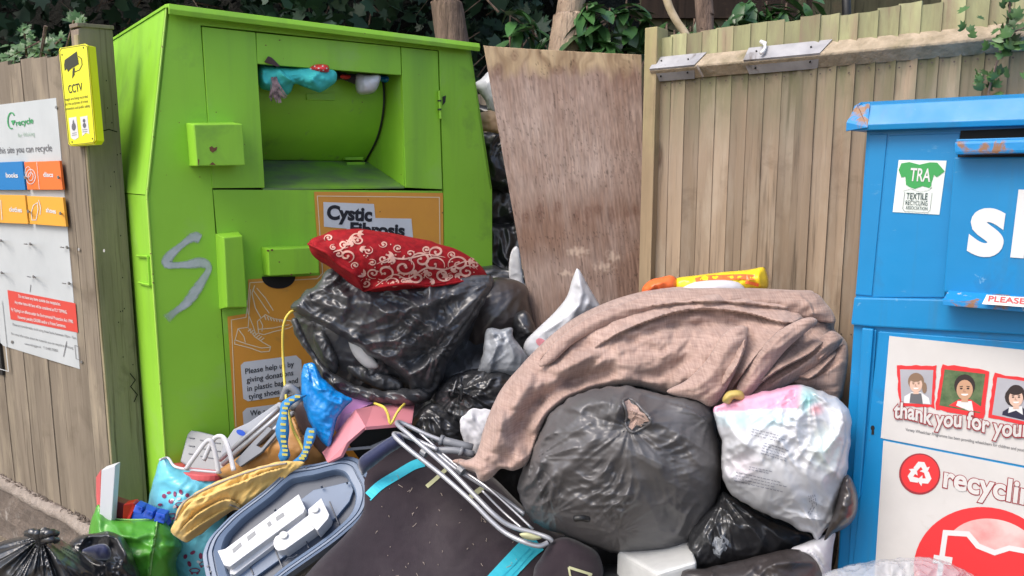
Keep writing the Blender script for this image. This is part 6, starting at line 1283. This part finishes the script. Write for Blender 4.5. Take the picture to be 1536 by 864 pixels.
# --- white carrier bag with contents showing
def wcol(X, Y):
    c = np.tile(np.array([.53, .54, .565]), X.shape+(1,)); n_ = fbm(X/38, Y/38, 4, 3); n2 = fbm(X/14, Y/14, 14, 2)
    def blend(mask, col): nonlocal c; m_ = np.clip(mask, 0, 1)[..., None]; c = c*(1-m_)+np.array(col)*m_
    blend((n_*.8+.1)*.45, (.52, .55, .62)); blend((Y < 616-(X-1100)*.05)*np.clip((1205-X)/10, 0, 1)*.85*np.clip((Y-575)/4, 0, 1), (.74, .30, .44))
    blend(np.clip(1-np.hypot((X-1130)/70, (Y-630)/16), 0, 1)*1.1, (.42, .66, .72)); blend(np.clip(1.3-np.hypot((X-1212)/14, (Y-600)/20), 0, 1)*.8, (.30, .62, .60)); blend(np.clip(1.2-np.hypot((X-1224)/12, (Y-614)/10), 0, 1)*.8, (.75, .30, .32))
    blend(np.clip(1.15-np.hypot((X-1238)/26, (Y-672)/36), 0, 1)*.45, (.62, .80, .68)); blend(np.clip(1-np.hypot((X-1160)/60, (Y-665)/30), 0, 1)*.35, (.68, .69, .72)); blend(np.clip(1-np.hypot((X-1115)/34, (Y-700)/30), 0, 1)*.35, (.66, .52, .60)); blend(np.clip((Y-740)/60, 0, 1)*.2, (.55, .57, .60)); blend((n2 > .35)*.12, (.5, .55, .6))
    return c
s = pillow('carrier_bag', [(1070, 614), (1082, 606), (1120, 594), (1160, 584), (1198, 577), (1212, 580), (1240, 590), (1262, 602), (1275, 618), (1277, 640), (1273, 690), (1266, 730), (1256, 760), (1250, 785), (1238, 794), (1226, 812), (1216, 800), (1196, 794), (1175, 782), (1150, 772), (1118, 756), (1094, 738), (1084, 715), (1082, 690), (1082, 660), (1074, 636)],
    (1.70, -.03, 0), .12, .12, m_wbagc, step=1.9, seed=41, jitter=2, colf=wcol, p=.5, gather=[(1212, 585, .010, 3.2, 110), (1226, 800, .010, 2.5, 60)], lines=[(-58, .008, 90, 12), (35, .005, 60, 11)], crum=[(.018, 60), (.007, 24)],
    folds=[([(1080, 612), (1110, 600), (1160, 588), (1198, 580)], .012, 5, 'r'), ([(1205, 590), (1180, 640), (1150, 690)], .012, 6, 'r'), ([(1262, 610), (1268, 660), (1250, 720)], .014, 9, 's')])
tag(s.o, 'full translucent white carrier bag with pink and teal contents by the blue bank', 'carrier bag')
q = MB(); rr = random.Random(9)
def smallprint(q, x0, y0, ang, rows, L_, dy):
    for r_ in range(rows):
        x_ = 0; c_, s_ = math.cos(math.radians(ang)), math.sin(math.radians(ang))
        while x_ < L_*rr.uniform(.75, 1):
            w_ = rr.uniform(2, 6); a = (x0+x_*c_-r_*dy*s_, y0+x_*s_+r_*dy*c_); b = (a[0]+w_*c_, a[1]+w_*s_); ribbon(q, s, [a, ((a[0]+b[0])/2, (a[1]+b[1])/2+.3), b], 1.1, .0025, sub=2); x_ += w_+1.6
smallprint(q, 1128, 643, 14, 3, 50, 4.2); smallprint(q, 1146, 664, 18, 5, 38, 4); smallprint(q, 1124, 700, 12, 2, 34, 3.6); smallprint(q, 1104, 708, 13, 4, 78, 4.4); smallprint(q, 1212, 770, -60, 2, 18, 3.6); smallprint(q, 1222, 742, 80, 4, 12, 3)
q.build('small_print', M('faded print', (.22, .23, .28)), s.o)['kind'] = 'stuff'
# --- charcoal refuse sack, front of heap
gb_ = pillow('refuse_sack', [(843, 606), (856, 596), (880, 588), (915, 580), (950, 580), (980, 590), (1015, 594), (1045, 598), (1062, 606), (1071, 620), (1074, 645), (1083, 680), (1084, 708), (1080, 742), (1068, 776), (1050, 802), (1028, 824), (1004, 836), (975, 834), (940, 832), (900, 824), (868, 812), (838, 800), (812, 790), (794, 776), (780, 752), (777, 728), (784, 702), (798, 676), (808, 652), (818, 630), (828, 618)],
    (1.88, -.02, .02), .20, .18, m_gbag, step=1.9, seed=42, jitter=3, p=.42, gather=[(943, 640, .006, 4, 90), (800, 690, .014, 3, 80), (830, 770, .010, 3, 60), (1065, 625, .008, 3, 60), (925, 800, .009, 3, 60)], lines=[(-48, .011, 110, 12), (-40, .005, 90, 6), (5, .005, 80, 8)], crum=[(.020, 115), (.005, 40)],
    folds=[([(935, 600), (958, 606), (975, 628), (974, 646)], .012, 5, 'r'), ([(845, 615), (880, 608), (918, 600)], .012, 8, 'r'), ([(1000, 604), (1040, 616), (1068, 640)], .012, 6, 's'), ([(800, 700), (835, 680), (870, 668)], .012, 8, 'r'), ([(800, 740), (850, 700), (900, 650)], .014, 9, 'r'), ([(830, 700), (826, 740), (800, 770)], .012, 6, 'r'), ([(900, 760), (960, 720), (1000, 690)], .008, 20, 'r')])
tag(gb_.o, 'big full charcoal grey refuse sack with small ragged hole in front', 'refuse sack')
q = MB(); patch(q, gb_, [(934, 604), (943, 599), (947, 605), (957, 610), (960, 617), (968, 621), (974, 632), (966, 633), (962, 640), (955, 637), (948, 645), (943, 640), (946, 630), (938, 624), (940, 615)], .0045, 3); q.build('torn_hole', m_linen, gb_.o)
q = MB(); c = cord(gb_, [(934, 602), (940, 622), (938, 636), (948, 648), (962, 643), (975, 634), (974, 626), (962, 613), (950, 601), (940, 598), (934, 602)], .004); q.tube(c, [.0022+.002*abs(math.sin(i*1.7)) for i in range(len(c))], 6); q.build('ragged_edge', m_gbag, gb_.o, smooth=True)
q = MB(); q.tube(path([(862, 778, 1.66), (872, 777, 1.655), (882, 779, 1.67)], 3), .0075, 9); tag(q.build('black_tube', m_black, None, smooth=True), 'short black tube end poking through the front of the charcoal sack', 'tube')
# --- right lower corner
s = pillow('bin_bag', [(1034, 800), (1050, 775), (1072, 755), (1084, 738), (1096, 744), (1122, 760), (1152, 776), (1184, 790), (1214, 802), (1216, 814), (1196, 826), (1150, 842), (1100, 852), (1050, 862), (1030, 860)], (1.80, 0, 0), .1, .12, m_bin,
    gather=[(1086, 745, .016, 4, 90)], lines=[(25, .007, 60, 10)], crum=[(.012, 26)], step=1.9, seed=43, jitter=1); tag(s.o, 'glossy black bag wedged below the white carrier bag', 'bin bag')
q = MB(); patch(q, s, [(1072, 806), (1084, 802), (1094, 812), (1090, 824), (1080, 838), (1070, 830), (1068, 816)], .003, 4); q.build('taped_patch', m_tbag, s.o)
s = pillow('bin_bag', [(1020, 862), (1060, 852), (1120, 838), (1180, 824), (1215, 828), (1235, 845), (1240, 870), (1200, 930), (1050, 940)], (1.68, 0, 0), .09, .12, bag('brown black bag', (.035, .03, .03), (.05, .042, .042), .35, .7, 26), lines=[(-12, .008, 90, 12)], crum=[(.01, 30)], seed=44, jitter=1); tag(s.o, 'brownish black bag along the bottom edge below the white carrier bag', 'bin bag')
s = pillow('bin_bag', [(1236, 810), (1250, 770), (1262, 725), (1272, 712), (1282, 728), (1287, 750), (1283, 775), (1268, 792), (1250, 800)], (1.64, 0, 0), .05, .08, m_bin2, gather=[(1262, 722, .006, 3, 50)], crum=[(.004, 18)], seed=45); tag(s.o, 'small taut brown black bag squeezed beside the blue bank', 'bin bag')
s = pillow('white_cloth', [(1186, 826), (1205, 815), (1228, 806), (1252, 798), (1250, 820), (1247, 850), (1244, 900), (1200, 900), (1215, 850)], (1.70, 0, 0), .05, .05, m_cloth_w, folds=[([(1196, 824), (1220, 830), (1240, 860)], .014, 7, 's'), ([(1215, 812), (1232, 830), (1244, 850)], .010, 6, 'r')], seed=46, rough=.002); tag(s.o, 'crumpled white cloth under the white carrier bag by the blue bank', 'cloth')
t = MB(); A = pl3((940, 835, 1.72), (1045, 850, 1.66), (1000, 828, 1.80)); t.plate(A, [(926, 824), (1000, 834), (1030, 808), (1048, 832), (1040, 900), (975, 900), (950, 864)], 0, .14)
t = MB(); top_ = [(925, 826, 1.86), (985, 860, 1.66), (1046, 842, 1.68), (1034, 808, 1.84)]; t.prism([P(*a) for a in top_], (0, .01, -.14)); tag(t.build('foam_block', m_foam, None, bevel=.012, seg=3), 'white foam block under the charcoal sack at the bottom edge', 'foam block')
s = pillow('clear_bag', [(1232, 868), (1260, 852), (1300, 842), (1340, 838), (1376, 836), (1410, 840), (1440, 852), (1462, 870), (1450, 930), (1240, 930)], (1.42, 0, 0), .08, .08, m_clear, lines=[(-20, .008, 70, 12)], crum=[(.014, 30)], seed=47, jitter=2); tag(s.o, 'clear crinkled polythene bag at the bottom right in front of the blue bank', 'plastic bag')
# --- left lower corner: green bag with box and toys, black bags
t = thing('green_shopping_bag', 'bright green shopping bag stuffed with box and toys at lower left', 'shopping bag')
s = pillow('bag_body', [(132, 802), (137, 780), (147, 757), (154, 764), (164, 777), (190, 780), (236, 778), (256, 790), (266, 804), (272, 822), (264, 845), (262, 905), (140, 905), (120, 860), (126, 825)], (2.18, 0, 0), .12, .12, m_greenbag,
    folds=[([(236, 780), (232, 810), (226, 840), (224, 880)], .018, 4, 's'), ([(165, 800), (200, 806), (232, 800)], .012, 6, 'r'), ([(240, 815), (256, 822), (266, 816)], .014, 5, 'r'), ([(170, 830), (205, 836), (226, 828)], .012, 6, 'r'), ([(150, 770), (148, 795), (160, 815)], .014, 6, 'r')], lines=[(10, .005, 50, 12)], crum=[(.007, 30)], seed=50, jitter=1, parent=t)
q = MB(); q.tube(cord(s, [(236, 780), (232, 808), (228, 836), (225, 862)], .003), .0026, 6); q.tube(cord(s, [(148, 760), (158, 774), (180, 779), (236, 779)], .002), .0022, 5); q.build('seam', M('pale green seam', (.25, .5, .15), rough=.5), s.o, smooth=True)
t = thing('carton', 'tall slim white carton with red side standing in the green shopping bag', 'box')
MB().prism([P(152, 705, 2.17), P(173, 698, 2.17), P(166, 800, 2.15), P(148, 800, 2.15)], (0, .03, 0)).build('white_side', m_cabin, t, bevel=.002)
MB().prism([P(151, 705, 2.18), P(144, 716, 2.24), P(144, 745, 2.24), P(148, 790, 2.17), P(150, 790, 2.17)], (0.0, .01, 0)).build('red_side', m_coral, t, bevel=.001)
MB().prism([P(165, 744, 2.2), P(192, 757, 2.2), P(190, 800, 2.18), P(163, 800, 2.18)], (0, .04, 0)); q = MB().prism([P(166, 749, 2.21), P(190, 757, 2.21), P(188, 800, 2.2), P(164, 800, 2.2)], (0, .03, 0)); tag(q.build('maroon_card_box', m_mag, None, bevel=.002), 'maroon card box beside the white carton in the green bag', 'box')
q = MB().prism([P(185, 757, 2.18), P(200, 754, 2.2), P(203, 760, 2.2), P(190, 790, 2.18), P(183, 790, 2.18)], (0, .03, 0)); tag(q.build('red_toy', m_redpl, None, bevel=.003), 'bright red plastic toy piece in the green bag', 'toy')
t = thing('toy_tracks', 'dark blue plastic toy pieces sticking out of the green shopping bag', 'toy'); rr = random.Random(6)
q = MB().prism([P(194, 776, 2.2), P(204, 756, 2.2), P(245, 775, 2.18), (P(252, 790, 2.17)), P(230, 800, 2.16), P(194, 800, 2.18)], (0, .03, .0)); q.build('toy_base', m_toyb, t, bevel=.003)
for (a, b, c_, d_) in ((203, 757, 214, 772), (218, 764, 230, 780), (234, 768, 248, 786)):
    q = MB().prism([P(a, b, 2.15), P(c_, b+4, 2.15), P(c_-2, d_, 2.14), P(a-4, d_-4, 2.14)], (0, .03, 0)); q.build('toy_brick', m_toyb, t, bevel=.003)
q = MB()
for (x_, y_) in ((208, 762), (212, 764), (222, 770), (226, 772), (238, 775), (242, 778)): q.tube([P(x_, y_, 2.15), P(x_, y_, 2.135)], .0035, 7)
q.build('stud', m_toyb, t)
s = pillow('bin_bag', [(105, 815), (120, 804), (150, 798), (172, 799), (188, 810), (200, 835), (210, 864), (214, 910), (100, 910), (90, 850)], (2.05, 0, 0), .12, .12, m_bin, folds=[([(125, 812), (150, 824), (178, 820)], -.045, 13, 'r'), ([(118, 806), (150, 800), (175, 803), (188, 830), (192, 850)], .018, 5, 'r')], crum=[(.014, 24)], lines=[(70, .007, 60, 10)], seed=51, jitter=1.5, step=1.9)
tag(s.o, 'half open black bag with navy cloth inside, in front of the green bag', 'bin bag')
w = pillow('navy_cloth', [(122, 826), (140, 818), (158, 816), (166, 826), (164, 838), (150, 840), (130, 832)], (1.94, 0, 0), .02, .02, m_navy, rough=.004); tag(w.o, 'navy cloth lying in the mouth of the half open black bag', 'cloth')
s = pillow('bin_bag', [(-60, 840), (-20, 822), (15, 808), (45, 803), (58, 800), (75, 803), (98, 812), (122, 830), (146, 850), (166, 880), (170, 920), (-70, 920)], (1.98, 0, 0), .18, .15, m_bin,
    gather=[(62, 806, .030, 5.5, 150)], folds=[([(64, 812), (50, 845), (30, 880)], .02, 7, 'r'), ([(68, 812), (90, 835), (125, 870)], .02, 7, 'r'), ([(64, 814), (66, 850), (74, 890)], .018, 5, 'r')], crum=[(.008, 26)], step=1.6, seed=52, jitter=1)
tag(s.o, 'tied black bag with gathered neck at the bottom left corner', 'bin bag')
q = MB(); rr = random.Random(11)
for i in range(7):
    a = rr.uniform(-2.6, .3); r_ = rr.uniform(10, 22); x1_, y1_ = 62+math.cos(a)*r_*1.6, 806+math.sin(a)*r_*.7+4
    q.tube(path([(62, 812, 1.86), (62+(x1_-62)*.5, 808+(y1_-808)*.9-2, 1.83), (x1_, y1_, 1.86)], 6), [.012*(1-.4*j/12)+.002*math.sin(j*1.9+i) for j in range(13)], 8)
q.build('knot', m_bin, s.o, smooth=True)
# ================================================================== origins to the base of each thing, quick checks
bpy.context.view_layer.update()
roots = [o for o in COL.objects if o.parent is None and o.type in ('MESH', 'EMPTY') and o.name not in ('ground',)]
for r in roots:
    lo = np.full(3, 1e9); hi = -lo
    for o in [r]+list(r.children):
        if o.type == 'MESH' and len(o.data.vertices):
            co = np.array([(o.matrix_world @ Vector(c))[:] for c in o.bound_box]); lo = np.minimum(lo, co.min(0)); hi = np.maximum(hi, co.max(0))
    if lo[0] > 1e8: continue
    c = Vector(((lo[0]+hi[0])/2, (lo[1]+hi[1])/2, lo[2])); r.location = c
    if r.type == 'MESH': r.data.transform(Matrix.Translation(-c))
    for ch in r.children: ch.location = ch.location - c
